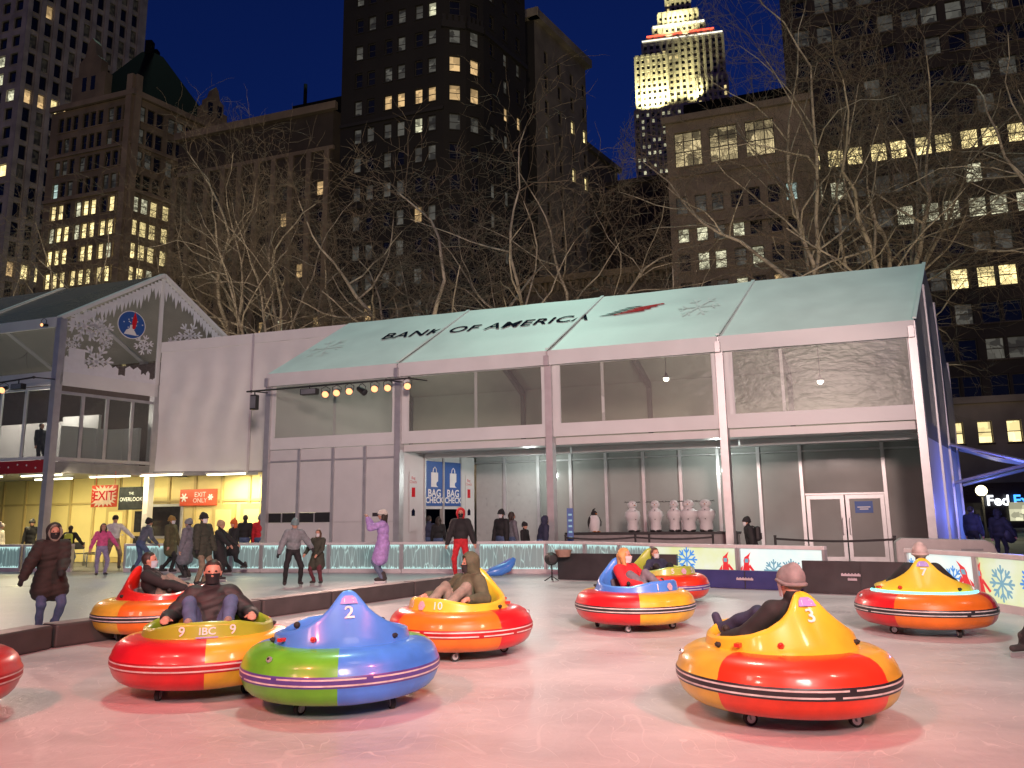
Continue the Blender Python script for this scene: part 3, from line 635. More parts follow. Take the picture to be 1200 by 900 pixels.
BANDS = {'black': mat('black band', (.025,.025,.03), .4), 'purple': mat('purple band', (.09,.06,.28), .4), 'red': mat('dark red band', (.36,.01,.015), .4)}
LINE = mat('silver line', (.62,.6,.58), .35, var=.25, scale=9)
RUBBER = mat('rubber', (.02,.02,.02), .7, var=.2); SEATM = mat('seat pad', (.10,.10,.11), .6, var=.15)
LOGO = mat('lilac decal', (.32,.26,.62), .4, var=.1); LAMPR = mat('red lens', (.55,.03,.02), .2)
PRINT = mat('decal white', (.8,.76,.74), .45, var=.05)
ZB = .555                                        # base of the shell
def lerp_tab(x, tab):
    for (a, p), (b, q) in zip(tab, tab[1:]):
        if x <= b: 
            t = (x-a)/(b-a); return p+(q-p)*t
    return tab[-1][1]
def rim_h(th):
    """height of the rim above the shell base; th = angle from the front"""
    a = abs((math.degrees(th)+180) % 360-180)
    return lerp_tab(180-a, [(0,.475),(7,.47),(12,.445),(17,.395),(22,.335),(30,.265),(42,.195),(56,.145),(72,.115),(95,.09),(120,.09),(138,.125),(152,.155),(180,.165)])
def out_r(z, th):
    a = abs((math.degrees(th)+180) % 360-180); back = max(0, (a-90)/90)
    return .645-(.16+.36*back)*max(z,0)**.85
def wall_pt(th, z, off=0):
    r = out_r(z, th)+off; return (math.sin(th)*r, math.cos(th)*r+.03, ZB+z)
def torus_pt(th, ph, off=0):
    c, s = math.cos(ph), math.sin(ph); e = .8
    x = math.copysign(abs(c)**e, c)*(.285+off); z = math.copysign(abs(s)**e, s)*(.235+off)
    r = .625+x; return (math.sin(th)*r, math.cos(th)*r, .345+z)
def bumper_car(label, pos, head, shell, cols, band='black', front=(), back=None, led=None, split=0., logo=True, group='bumper cars on the ice'):
    hx, hy = head; rz = math.atan2(hy, hx)-PI/2
    car = thing('bumper_car', label, 'bumper car', (pos[0],pos[1],0), rz, group); car.scale = (.9,.9,.9)
    # inflated ring: quadrants in two colours, a band with two bright lines round the middle
    n = 96; phs = [-180,-150,-125,-100,-80,-62,-46,-32,-20,-12,-7.5,-4.2,-2.,2.,4.2,7.5,12,20,32,46,62,80,100,125,150]
    mb = MB(); vs = []
    for i in range(n):
        th = 2*PI*i/n+split
        for p in phs: vs.append(torus_pt(th, math.radians(p), -.004*abs(math.sin(2*th)) if abs(p) > 7.6 else .006 if abs(p) > 5 else .012))
    k = len(phs); fs = [[], [], [], []]
    for i in range(n):
        q = int(i*4/n) % len(cols)
        for j in range(k):
            f = (i*k+j, i*k+(j+1)%k, ((i+1)%n)*k+(j+1)%k, ((i+1)%n)*k+j)
            p = (phs[j]+(phs[(j+1)%k] if j < k-1 else 180))/2
            mi = len(set(cols)) if abs(p) < 7.4 else None
            if mi is not None: m = mi+1 if 2. < abs(p) < 4.3 and random.random() > .02 else mi
            else: m = sorted(set(cols)).index(cols[q])
            mb.f.append(f); mb.m.append(m); mb.sm.append(True)
    mb.v = vs
    ring = mb.build('inflated_ring', [VY[c] for c in sorted(set(cols))]+[BANDS[band], LINE], car)
    for a in (split+.75+PI,):
        mb = MB(); p = V(*torus_pt(a, math.radians(38), .002)); q = V(*torus_pt(a, math.radians(38), .02)); mb.tube(p, q, .028, .024, 14, 0); mb.tube(q, q+(q-p)*.3, .012, .012, 10, 1); mb.build('valve', [ALU, RUBBER], ring)
    # shell: outer wall, rounded rim, inner wall, well
    n = 128; mb = MB(); vs = []; rows = None
    for i in range(n):
        th = 2*PI*i/n; h = rim_h(th); row = []
        row.append((math.sin(th)*.58, math.cos(th)*.58+.03, ZB-.05)); row.append((math.sin(th)*.672, math.cos(th)*.672+.03, ZB-.045)); row.append((math.sin(th)*.678, math.cos(th)*.678+.03, ZB-.015)); row.append((math.sin(th)*.652, math.cos(th)*.652+.03, ZB+.005))
        for u in (.06,.2,.4,.6,.8,.93,1.): row.append(wall_pt(th, .01+(h-.01)*u, 0 if u < .99 else -.008))
        rr = out_r(h, th)
        for dr, dz in ((-.03,.012),(-.055,.004),(-.07,-.02)): row.append((math.sin(th)*(rr+dr), math.cos(th)*(rr+dr)+.03, ZB+h+dz))
        for u in (.75,.45,.2,0): r = max(.26,(rr-.075)*u+.40*(1-u)) if h > .25 else (rr-.08)*u+.40*(1-u); row.append((math.sin(th)*r, math.cos(th)*r+.03, .36+(ZB+h-.05-.36)*u))
        row.append((math.sin(th)*.3, math.cos(th)*.3+.03, .34)); row.append((math.sin(th)*.02, math.cos(th)*.02+.03, .34))
        vs += row; rows = len(row)
    mb.add(vs, [(i*rows+j, ((i+1)%n)*rows+j, ((i+1)%n)*rows+j+1, i*rows+j+1) for i in range(n) for j in range(rows-1)], 0, True)
    sh = mb.build('shell', SH[shell], car)
    mb = MB(); mb.lathe([(.688,ZB-.05),(.688,ZB-.022),(.66,ZB-.022)], (0,.03,0), 64); mb.build('gasket', RUBBER, car)
    # seat
    mb = MB(); mb.box((0,-.03,.40),(.46,.44,.08)); mb.box((0,-.27,.55),(.34,.07,.34),rx=.3); mb.build('seat', SEATM, car, bevel=.03)
    # handles
    for sx in (-1, 1):
        mb = MB(); mb.path([(sx*.36,.16,.5),(sx*.40,.2,.6),(sx*.41,.22,.66)],[.02,.018,.016]); mb.ball((sx*.412,.225,.69),.032); mb.build('joystick', RUBBER, car)
    # rear lamps and knobs
    for a, z, r, m in ((PI+.55,.085,.027,0),(PI-.75,.07,.024,1),(PI+1.45,.045,.024,1)):
        p = V(*wall_pt(a, z, 0)); q = V(*wall_pt(a, z+.01, .03)); mb = MB(); mb.tube(p, q, r, r*.85, 14, 0); mb.ball(q, (r*.7,r*.7,r*.5), 0, 10); mb.build('lamp' if m == 0 else 'knob', LAMPR if m == 0 else RUBBER, car)
    mb = MB(); mb.box(wall_pt(PI+1.1,.075,.01),(.11,.045,.03),rz=.7); mb.build('switch', LAMPR, car)
    # casters
    for k in range(4):
        a = PI/4+k*PI/2+split*.3; c = V(math.sin(a)*.58, math.cos(a)*.58, 0); sw = random.random()*3
        mb = MB(); mb.tube(c+V(0,0,.2), c+V(0,0,.12), .035, n=10, m=0); dx = V(math.cos(sw),math.sin(sw),0)
        for o in (-.028,.028): mb.bar(c+dx*o+V(0,0,.15), c+dx*o+V(0,0,.05)+dx.cross(V(0,0,1))*.02, .006, .04, 0)
        cs = mb.build('caster', ALUD, car)
        w = c+V(0,0,.055)+dx.cross(V(0,0,1))*.03
        mb = MB(); mb.tube(w-dx*.02, w+dx*.02, .055, n=18, m=0); mb.tube(w-dx*.024, w+dx*.024, .036, n=12, m=1); mb.build('wheel', [RUBBER, ALU], cs)
    mb = MB(); mb.lathe([(.3,.14),(.52,.16),(.52,.22),(.3,.25)], n=32, closed=True); mb.build('underframe', BLACK, car)
    # front decals: number, logo, number; back decal on the hump
    def fdec(a0, z0, body, size, m):
        mb = MB(); text_on(mb, body, size, lambda x,y,z: wall_pt((a0-x)/.58*1.0, z0+y, .015), 0, bold=.0015); mb.build('number_decal' if m is PRINT else 'logo_decal', m, car)
    if front:
        for a0, b in zip((.27,0,-.27), front):
            if b: fdec(a0*.8, .088, b, .125 if b != 'IBC' else .095, PRINT)
        if front[1] == 'IBC':
            mb = MB(); mb.prism([(-.09,-.006),(.09,-.006),(.09,.006),(-.09,.006)], lambda u,v,w: wall_pt(u/.58, .034+v, .014+w), .003); mb.build('logo_decal', LOGO, car)
        else:
            mb = MB()
            for k in range(6):
                c, s_ = .032*math.cos(k*PI/3), .032*math.sin(k*PI/3); mb.prism([(c+.024*math.cos(q),s_+.024*math.sin(q)) for q in [x*PI/4 for x in range(8)]], lambda u,v,w: wall_pt(u/.58, .085+v, .014+.001*k+w), .002)
            mb.build('logo_decal', mat('pink decal', (.62,.42,.55), .4), car)
    if back:
        mb = MB(); text_on(mb, back, .14, lambda x,y,z: wall_pt(PI-x/.36, .30+y, .014), 0, bold=.002); mb.build('number_decal', PRINT, car)
        mb = MB(); mb.prism([(-.062,.375),(.062,.375),(.052,.42),(.03,.445),(-.03,.445),(-.052,.42)], lambda u,v,w: wall_pt(PI-u/.34, v, .008+w), .004, 0)
        text_on(mb, 'IBC', .05, lambda x,y,z: wall_pt(PI-x/.34, .405+y, .016), 1)
        mb.build('logo_decal', [LOGO, PRINT], car)
    if led:
        a0, a1, m = led; mb = MB(); mb.path([wall_pt(a0+(a1-a0)*k/40, .02, .045) for k in range(41)], .026, 8); mb.build('light_strip', m, car)
    return car
CARS = {}
def car(key, pos, *a, **k): CARS[key] = bumper_car(k.pop('label'), pos, *a, **k); return CARS[key]
g = lambda x, y: gnd(x, y)[:2]
car('three', g(923,836), (-.23,.98), 'yellow', ('yellow','scarlet'), 'black', (), '3', split=1.15, label='amber bumper car numbered 3 with a red and yellow ring, closest at the right')
car('two', g(400,822), (-.33,.95), 'blue', ('green','blue'), 'purple', (), '2', split=.16, label='blue bumper car numbered 2 with a high back and a green and blue ring')
car('nine', g(242,806), (.33,-.94), 'green', ('red','amber'), 'red', ('9','IBC','9'), split=0.0, label='olive green bumper car numbered 9, carrying a man in a black puffer jacket')
car('rear_red', g(184,745), (.97,.2), 'red', ('orange','yellow'), 'black', ('7',None,'7'), split=.4, led=(PI+.5,PI+1.0,emit('warm light strip',(1,.88,.6),4)), label='red shelled bumper car with a yellow and orange ring beside the black foam edge')
car('ten', g(540,765), (-.66,-.75), 'gold', ('red','orange'), 'red', ('10','*','10'), split=.22, label='golden bumper car numbered 10 on an orange ring, carrying someone in an olive parka')
car('one', g(745,735), (.68,-.73), 'blue', ('red','amber'), 'black', ('1','*','1'), split=.82, label='blue bumper car numbered 1, carrying a blonde woman in a red jacket')
car('five', g(776,707), (.49,-.87), 'lime', ('scarlet','scarlet'), 'purple', ('5','*','5'), split=.1, label='lime green bumper car numbered 5 on a plain red ring, half hidden behind another')
car('cyan', g(1086,740), (.38,.92), 'gold', ('red','orange'), 'black', (), '7', split=.5, led=(PI-1.35,PI+1.35,emit('cyan light strip',(.15,.95,.85),3.2)), label='yellow bumper car with a glowing cyan strip round its shell')
car('edge', (-4.86,6.35), (.3,.95), 'red', ('red','red'), 'red', (), None, split=.2, label='red bumper car cut off by the lower left picture edge')
# ------------------------------------------------------------------ rink boards
def board_glow(name, cols, strength, streak):
    if name in MATS: return MATS[name]
    m, nt, p, out = nodes_of(name); N = nt.nodes; L = nt.links
    tc = N.new('ShaderNodeTexCoord'); mp = N.new('ShaderNodeMapping'); mp.inputs['Scale'].default_value = (6.5,1,1.0) if streak else (1.2,1,1.2)
    oi = N.new('ShaderNodeObjectInfo'); vm = N.new('ShaderNodeVectorMath'); vm.operation = 'ADD'
    cb = N.new('ShaderNodeCombineXYZ'); mm = N.new('ShaderNodeMath'); mm.operation = 'MULTIPLY'; mm.inputs[1].default_value = 40; L.new(oi.outputs['Random'], mm.inputs[0]); L.new(mm.outputs[0], cb.inputs[0]); L.new(mm.outputs[0], cb.inputs[1])
    L.new(tc.outputs['Object'], mp.inputs[0]); L.new(mp.outputs[0], vm.inputs[0]); L.new(cb.outputs[0], vm.inputs[1])
    if streak:
        vo = N.new('ShaderNodeTexVoronoi'); vo.feature = 'DISTANCE_TO_EDGE'; vo.inputs['Scale'].default_value = 1.15; L.new(vm.outputs[0], vo.inputs['Vector']); fac = vo.outputs['Distance']
        rp = N.new('ShaderNodeValToRGB'); e = rp.color_ramp.elements; e[0].position = .0; e[0].color = (*cols[0],1); e[1].position = .30; e[1].color = (*cols[2],1)
        x = e.new(.022); x.color = (*cols[1],1); x = e.new(.05); x.color = (*cols[2],1)
    else:
        vo = N.new('ShaderNodeTexNoise'); vo.inputs['Scale'].default_value = 1.5; vo.inputs['Detail'].default_value = 3; L.new(vm.outputs[0], vo.inputs['Vector']); fac = vo.outputs['Fac']
        rp = N.new('ShaderNodeValToRGB'); e = rp.color_ramp.elements; e[0].position = .35; e[0].color = (*cols[0],1); e[1].position = .65; e[1].color = (*cols[1],1)
    L.new(fac, rp.inputs[0]); L.new(rp.outputs[0], p.inputs['Emission Color']); p.inputs['Emission Strength'].default_value = strength
    p.inputs['Base Color'].default_value = (.25,.3,.3,1); p.inputs['Roughness'].default_value = .15
    MATS[name] = m; return m
TEAL = board_glow('lit ice panel', ((.72,1,.92),(.28,.55,.52),(.13,.24,.23)), .52, True)
LEMON = board_glow('lit lemon panel', ((.78,.86,.34),(.86,.95,.72)), .78, False)
PALE = board_glow('lit pale panel', ((.72,.92,.90),(.9,1,.92)), .85, False)
CAPM = mat('board cap', (.66,.64,.64), .35, var=.06, bump=.05)
EDGE = emit('lit acrylic edge', (.65,1,.95), .9)
def pt_line(px, a, b):
    """point of the ground line a-b that stands at picture column px"""
    d = ray(px, 640); k = d.x/d.y; t = (a[0]-k*a[1])/((a[0]-k*a[1])-(b[0]-k*b[1])); return V(a[0]+(b[0]-a[0])*t, a[1]+(b[1]-a[1])*t, 0)
def board(a, b, glow, label, h=.86, kick=.12, group='lit rink boards', kickm=None, posts=True):
    a = V(*a[:2],0); b = V(*b[:2],0); L_ = (b-a).length; rz = math.atan2(b.y-a.y, b.x-a.x)
    t = thing('rink_board', label, 'rink board', a, rz, group)
    mb = MB(); mb.cub(0,L_,-.07,.07,h-.07,h+.01,0); mb.build('cap_rail', CAPM, t, bevel=.015)
    mb = MB(); mb.cub(.01,L_-.01,-.04,.05,0,kick,0); mb.build('kick_plate', kickm or CAPM, t)
    for x in (.03, L_-.03):
        mb = MB(); mb.cub(x-.028,x+.028,-.055,.06,kick,h-.07,0); mb.build('post', ALU, t)
    mb = MB(); mb.cub(.06,L_-.06,-.015,.015,kick,h-.07,0); pn = mb.build('panel', glow, t)
    if glow is TEAL:
        r = random.Random(int(a.x*100))
        for z0, s, hh in ((h-.072,-1,.16), (kick+.002,1,.09)):
            x = .07; mb = MB()
            while x < L_-.1:
                w = r.uniform(.03,.09); q = r.uniform(.25,1)*hh; mb.add([(x,-.018,z0),(x+w,-.018,z0),(x+w*.5,-.018,z0+s*q)],[(0,1,2)]); x += w*.9
            mb.build('frost_edge', EDGE, pn)
    return t, L_
LA, LB = gnd(80,670)[:2], gnd(620,672)[:2]
LA = V(-14.2,25.1); LB = V(.42,21.5)
seams = [147,210,272,307,386,471,560,640]
who = ['left end beside the opening', 'behind the olive-coated skater', 'beside the orange hat', 'behind the grey-jacketed skater', 'left of the purple coat', 'right of the purple coat', 'behind the skater in red trousers']
for (x0, x1), w in zip(zip(seams, seams[1:]), who):
    board(pt_line(x0,LA,LB), pt_line(x1,LA,LB), TEAL, 'teal lit rink board with icicle pattern, '+w)
board(pt_line(-55,LA,LB), pt_line(27,LA,LB), TEAL, 'teal lit rink board left of the opening, at the picture edge')
board(pt_line(29,LA,LB), pt_line(86,LA,LB), TEAL, 'teal lit rink board just left of the open gap to the yellow hall')
q = lambda px, Y: V(*atY(px, 640, Y)[:2], 0)
cur = [(640,21.45),(686,20.5),(727,19.6),(765,18.6)]
q0 = pt_line(640,LA,LB)
cpts = [q0]+[q(*c) for c in cur[1:]]
for i, (a, b) in enumerate(zip(cpts, cpts[1:])):
    board(a, b, TEAL, 'short teal lit rink board in the rounded corner, '+('left of the black mat', 'above the black mat', 'beside the lemon lit board')[i])
R1, R2, R3 = q(765,18.6), q(865,16.9), q(967,15.5)
DECB = emit('blue backlit print', (.05,.25,.62), .8, base=(.05,.2,.5)); DECR = emit('red backlit print', (.6,.03,.04), .7, base=(.5,.03,.03)); DECL = emit('pale backlit print', (.25,.5,.62), .8)
def flake(t, x, z, r, m, pn='snowflake_decal'):
    mb = MB()
    for k in range(8 if r > .25 else 6):
        c, s = math.cos(k*PI/4), math.sin(k*PI/4)
        for poly in ([(0,-.06),(1,-.07),(1.05,0),(1,.07),(0,.06)], [(.45,0),(.75,.28),(.9,.24),(.66,0),(.9,-.24),(.75,-.28)]):
            mb.prism([((u*c-v*s)*r+x,(u*s+v*c)*r+z) for u,v in poly], lambda u,v,w: (u,-.0165-.0008*k-w,v), .001)
    mb.build(pn, m, t)
def redfig(t, x, f=1, lean=0):
    mb = MB(); S = lambda poly, o: mb.prism([(x+f*(u+lean*v),.14+v) for u,v in poly], lambda u,v,w: (u,-.0265-o-w,v), .002, 0 if o == 0 else 1)
    S([(-.10,0),(.11,0),(.085,.2),(.06,.33),(.075,.4),(.05,.47),(.09,.58),(.0,.50),(-.05,.47),(-.07,.4),(-.055,.33),(-.08,.2)], 0); S([(.06,.27),(.2,.12),(.24,.15),(.08,.33)], 0); S([(-.09,.2),(-.2,.08),(-.22,.12),(-.08,.3)], 0)
    S([(-.04,.36),(.045,.36),(.045,.44),(-.04,.44)], .003); mb.build('figure_decal', [DECR, DECL], t)
t, L_ = board(R1, R2, LEMON, 'lemon lit rink board with a blue snowflake and a red-hooded figure', kickm=mat('blue mat vinyl', (.05,.06,.22), .45)); flake(t, L_*.42, .52, .27, DECB); redfig(t, L_*.86)
t, L_ = board(R2, R3, PALE, 'pale lit rink board with a red-scarfed figure and two faded blue snowflakes'); redfig(t, L_*.08,1,.1); flake(t, L_*.42,.36,.22,DECL); flake(t, L_*.62,.36,.24,DECL)
S1, S2, S3 = q(1062,14.2), q(1143,12.6), q(1235,10.9)
t, L_ = board(S1, S2, PALE, 'lit rink board behind the cyan-ringed car with red and blue winter figures'); flake(t, .12,.5,.2,DECB); flake(t, L_*.68,.42,.2,DECB); redfig(t, L_*.9,-1,.3)
t, L_ = board(S2, S3, LEMON, 'lit rink board with large faded snowflake at the right picture edge'); redfig(t,.08,1,-.1); flake(t, L_*.33,.42,.27,DECL); flake(t, L_*.72,.45,.26,DECB)
# mats and barriers
MATB = mat('black mat vinyl', (.035,.033,.036), .42, var=.2, scale=3, bump=.15, bscale=4)
MATN = mat('navy mat vinyl', (.035,.04,.16), .42, var=.15, scale=3, bump=.15, bscale=4)
def padding(px0, Y0, px1, Y1, h, th, m, label, marks=(), cat='crash mat', nm='crash_mat', group=None, bev=.025):
    a, b = q(px0,Y0), q(px1,Y1); L_ = (b-a).length
    t = thing(nm, label, cat, a, math.atan2(b.y-a.y,b.x-a.x), group)
    mb = MB(); mb.sheet(lambda u,v,w: (L_*u, -.012*math.sin(9*u)*math.sin(3*v)+w, .01+h*v), 12, 4, th); mb.build('pad', m, t)
    for k in range(1, max(2,int(L_/1.2))):
        mb = MB(); x = L_*k/max(2,int(L_/1.2)); mb.cub(x-.008,x+.008,-.016,.0,.02,h); mb.build('seam', MATB, t)
    for x, z, w in marks:
        mb = MB(); mb.cub(L_*x-w/2,L_*x+w/2,-.022,-.014,z-.02,z+.02)
        for i in range(6): mb.cub(L_*x-w/2+w*i/6+.01,L_*x-w/2+w*(i+.6)/6,-.022,-.014,z+.02,z+.035)
        mb.build('faded_print', mat('faded print', (.45,.38,.42), .6), t)
    return t
padding(653,19.3,792,17.9,.62,.12,MATB,'plain black crash mat leaning behind the blue and lime bumper cars')
padding(806,16.9,941,15.55,.36,.12,MATN,'long low navy crash mat with a small pale print below the lit boards',((.5,.2,.35),))
padding(938,15.3,1078,14.2,.60,.12,MATB,'black crash mat with pale red and white print closing the gap between boards',((.42,.36,.34),(.43,.28,.16)))
padding(1080,13.6,1196,11.9,.34,.12,MATN,'dark navy crash mat behind the cyan-lit bumper car')
t = thing('plastic_barrier', 'light grey rounded plastic barrier behind the right-hand boards', 'barrier', q(1050,16.4), math.atan2(-.5,1.6))
mb = MB(); mb.prism([(0,0),(1.85,0),(1.85,.7),(1.8,.86),(1.66,.93),(.12,.98),(0,.9)], lambda u,v,w: (u,w,v), .3); mb.build('body', mat('grey plastic', (.42,.41,.40), .5, var=.08), t, bevel=.03)
mb = MB(); mb.cub(1.2,1.6,-.012,.0,.72,.76); mb.cub(.2,1.6,-.01,0,.1,.14); mb.build('groove', ALUD, t)
FO = mat('foam block cover', (.06,.055,.055), .5, var=.2, scale=3, bump=.2, bscale=5)
bp = [gnd(-70,789),gnd(62,760),gnd(190,741),gnd(307,725),gnd(389,713),gnd(486,699),gnd(548,690)]
bl = ['at the lower left picture edge', 'below the hooded standing skater', 'behind the red shelled car', 'behind the man in car 9', 'seen above the blue car 2', 'at the far end of the row']
for i, (a, b) in enumerate(zip(bp, bp[1:])):
    L_ = (b-a).length; t = tag(MB().box((L_/2,.17,.14),(L_-.03,.34,.28)).build('foam_barrier', FO, None, bevel=.03), 'black foam barrier block, '+bl[i], 'barrier', 'foam blocks between the rinks')
    t.location = a; t.rotation_euler.z = math.atan2(b.y-a.y, b.x-a.x)
    mb = MB(); mb.cub(.02,L_-.05,.02,.32,.281,.284); mb.build('top_cover', mat('frosted cover', (.30,.26,.26), .5, var=.3, scale=5), t)
# things standing on the ice or behind the boards
t = thing('skate_aid', 'blue seal-shaped skate aid lying on the far ice beside the foam blocks', 'skate aid', gnd(586,676), .35)
mb = MB(); mb.path([(-.36,0,.1),(-.2,0,.13),(.0,0,.17),(.2,0,.24),(.33,0,.36),(.40,0,.46)],[.05,.12,.15,.14,.10,.05],12); mb.build('body', SH['blue'], t)
mb = MB(); mb.path([(-.3,0,.2),(0,0,.3),(.3,0,.45)],[.03,.035,.03],8); mb.build('handle', mat('pale blue plastic', (.15,.2,.5), .4), t)
t = thing('floor_spotlight', 'black round floor spotlight on a thin stand beside the black mat', 'light', gnd(647,681), .2)
mb = MB(); mb.tube((0,0,.02),(0,0,.42),.018); 
for k in range(3): mb.tube((0,0,.12),(.2*math.cos(k*2.1+2.5),.2*math.sin(k*2.1+2.5),.0),.012)
mb.build('stand', BLACK, t)
mb = MB(); mb.lathe([(.0,-.14),(.1,-.13),(.15,-.05),(.16,.08),(.14,.1)], (0,.0,.52), 18, ax='Y'); mb.build('lamp_head', BLACK, t)
mb = MB(); mb.lathe([(.16,.0),(.21,.16),(.205,.165),(.15,.01)], (.3,.03,.56), 16, closed=True); mb.build('flare_cone', mat('beige flare', (.35,.22,.17), .5), t)  # solid beige cone shaped as the lamp's flare of light
t = thing('padded_post', 'blue bottle-shaped padded post with pale print by the right picture edge', 'post', gnd(1197,718), 0)
mb = MB(); mb.lathe([(.0,.0),(.12,.01),(.125,.3),(.12,.42),(.06,.52),(.055,.6),(.03,.62),(0,.62)]); mb.build('pad', mat('bright blue vinyl', (.03,.10,.62), .35), t)
mb = MB(); mb.prism([(-.05,.1),(.05,.12),(.04,.36),(-.04,.34)], lambda u,v,w: (u,-.122-w,v), .005); mb.build('pale_print', DECL, t)  # print glows by emission, no lamp in the post
# shelf with the snowmen and a penguin
t = thing('display_shelf', 'long black waist-high shelf in front of the grey glass wall', 'shelf', T(12.4,1.0,0), math.atan2(D.y,D.x))
mb = MB(); mb.cub(-2.5,2.55,-.3,.3,.98,1.04); mb.build('shelf_top', BLACK, t)
mb = MB(); mb.cub(-2.45,2.5,-.25,.25,.3,.97); mb.build('front_panel', mat('grey shelf panel', (.25,.24,.24), .5), t)
for x in (-2.4,0,2.45):
    mb = MB(); mb.cub(x-.03,x+.03,-.27,.27,0,.98); mb.build('leg', BLACK, t)
SNW = mat('snowman white', (.66,.66,.66), .6, var=.06, bump=.2, bscale=12); COAL = mat('coal', (.02,.02,.02), .8); CARR = mat('carrot', (.5,.18,.04), .6)
def on_shelf(px): 
    d = ray(px,600); k = d.x/d.y; o = T(0,1.0,0); s = (k*o.y-o.x)/(D.x-k*D.y); return o+D*s+V(0,0,1.04)
slab = ['leftmost snowman on the black shelf, turned a little sideways', 'second snowman from the left on the black shelf', 'middle snowman on the black shelf', 'plump snowman with a row of coal buttons, fourth from left', 'rightmost snowman on the black shelf, next to the tent post']
for i, px in enumerate((741,768,790,807,827)):
    p = on_shelf(px); w = (1,.95,.92,1.2,1.15)[i]
    t = thing('snowman', slab[i], 'snowman', p, math.atan2(-p.x,p.y)+PI+(.5 if i < 1 else -.1), 'snowmen on the shelf')
    mb = MB(); mb.lathe([(0,.02),(.15*w,.03),(.17*w,.12),(.15*w,.26),(.19*w,.36),(.235*w,.47),(.215*w,.58),(.10*w,.66),(.085*w,.69)], n=20); mb.build('body', SNW, t)
    mb = MB(); mb.ball((0,0,.785),(.145*w,.14*w,.125),0,16); hd = mb.build('head', SNW, t)
    mb = MB(); mb.tube((0,.11*w,.78),(.01,.24*w,.77),.02,.004,8); mb.build('nose', CARR, hd)
    for sx in (-1,1):
        mb = MB(); mb.ball((sx*.045,.12*w,.82),.014,0,8); mb.build('eye', COAL, hd)
        mb = MB(); mb.path([(sx*.10,0,.86),(sx*.2,.02,.865),(sx*.27,.02,.85)],[.012,.01,.006],6); mb.tube((sx*.2,.02,.865),(sx*.25,.02,.89),.006); mb.build('arm', COAL, t)
        mb = MB(); mb.ball((sx*.09*w,.08,.03),(.09,.13,.035),0,10); mb.build('foot', COAL, t)
    for z in (.36,.45,.54,.62):
        mb = MB(); mb.ball((0,(.19 if z < .5 else .2 if z < .6 else .165)*w+.0,z),.017,0,8); mb.build('button', COAL, t)
p = on_shelf(696); t = thing('penguin_figure', 'black and white penguin figure standing alone on the left half of the shelf', 'figure', p, math.atan2(-p.x,p.y)+PI+.6)
mb = MB(); mb.lathe([(0,.02),(.14,.03),(.17,.15),(.18,.3),(.15,.42),(.09,.5)], n=18); mb.build('body', SNW, t)
mb = MB(); mb.ball((0,-.05,.27),(.185,.16,.26),0,14); mb.ball((0,0,.55),(.095,.10,.095),0,14); mb.build('coat', COAL, t)
mb = MB(); mb.tube((0,.08,.55),(0,.19,.53),.03,.004); mb.build('beak', CARR, t)
for sx in (-1,1):
    mb = MB(); mb.path([(sx*.16,0,.44),(sx*.21,.02,.3),(sx*.22,.02,.18)],[.03,.04,.015],8); mb.build('flipper', COAL, t)
    mb = MB(); mb.ball((sx*.07,.1,.02),(.06,.1,.02),0,8); mb.build('foot', CARR, t)
mb = MB(); mb.path([(0,-.02,.62),(.02,0,.66),(-.05,.0,.70)],[.05,.03,.01],8); mb.build('tuft', COAL, t)
def stanchion(px, Y, label, to=None, h=.98, col=None):
    p = q(px,Y); t = thing('stanchion', label, 'barrier post', p, 0)
    mb = MB(); mb.lathe([(0,0),(.16,.0),(.16,.025),(.03,.05),(.028,h),(.035,h),(.035,h+.03),(0,h+.03)], n=14); mb.build('post', col or BLACK, t)
    if to:
        d = q(*to)-p; mb = MB(); n = 8
        pts = [d*(k/n)+V(0,0,h-.05-.05*math.sin(PI*k/n)) for k in range(n+1)]
        for a, b in zip(pts, pts[1:]): mb.bar(a, b, .012, .05)
        mb.build('belt', BLACK, t)
stanchion(663,22.0,'black belt post at the left end of the shelf',(745,21.4)); stanchion(745,21.4,'black belt post in front of the leftmost snowman',(836,20.6)); stanchion(836,20.6,'black belt post in front of the rightmost snowman')
stanchion(909,18.6,'black belt post left of the double door',(1049,17.0)); stanchion(1049,17.0,'black belt post right of the double door')
t = thing('slim_sign', 'slim dark blue upright sign between the people and the penguin', 'sign', q(669,22.2), -.1)
mb = MB(); mb.cub(-.09,.09,-.02,.02,.3,1.75); mb.build('sign_board', BLUEP, t); mb = MB(); mb.cub(-.12,.12,-.1,.1,0,.03); mb.cub(-.02,.02,-.02,.02,.03,.3); mb.build('base', BLACK, t)
mb = MB(); 
for k in range(5): mb.cub(-.05,.05,-.024,-.02,.9+k*.16,.95+k*.16)
mb.build('pale_print', DECL, t)  # bars glow by emission, no lamp in the sign
# cafe chairs in the yellow hall
for i, (px, Y, a) in enumerate(((93,28.2,.4),(108,28.8,2.2),(113,27.6,1.2))):
    t = thing('cafe_chair', ('dark cafe chair in the gap of the boards, nearest the left','dark cafe chair in the gap of the boards, farthest back','dark cafe chair in the gap of the boards, nearest the pink jacket')[i], 'chair', q(px,Y), a, 'cafe chairs in the yellow hall')
    mb = MB(); mb.cub(-.2,.2,-.2,.2,.43,.46); mb.build('seat', BLACK, t); mb = MB(); mb.cub(-.19,.19,-.22,-.2,.6,.85); mb.build('backrest', BLACK, t)
    for sx in (-1,1):
        for sy in (-1,1): mb = MB(); mb.tube((sx*.18,sy*.18,0),(sx*.18,sy*.18 if sy > 0 else -.21,.43 if sy > 0 else .62),.014); mb.build('leg', ALUD, t)
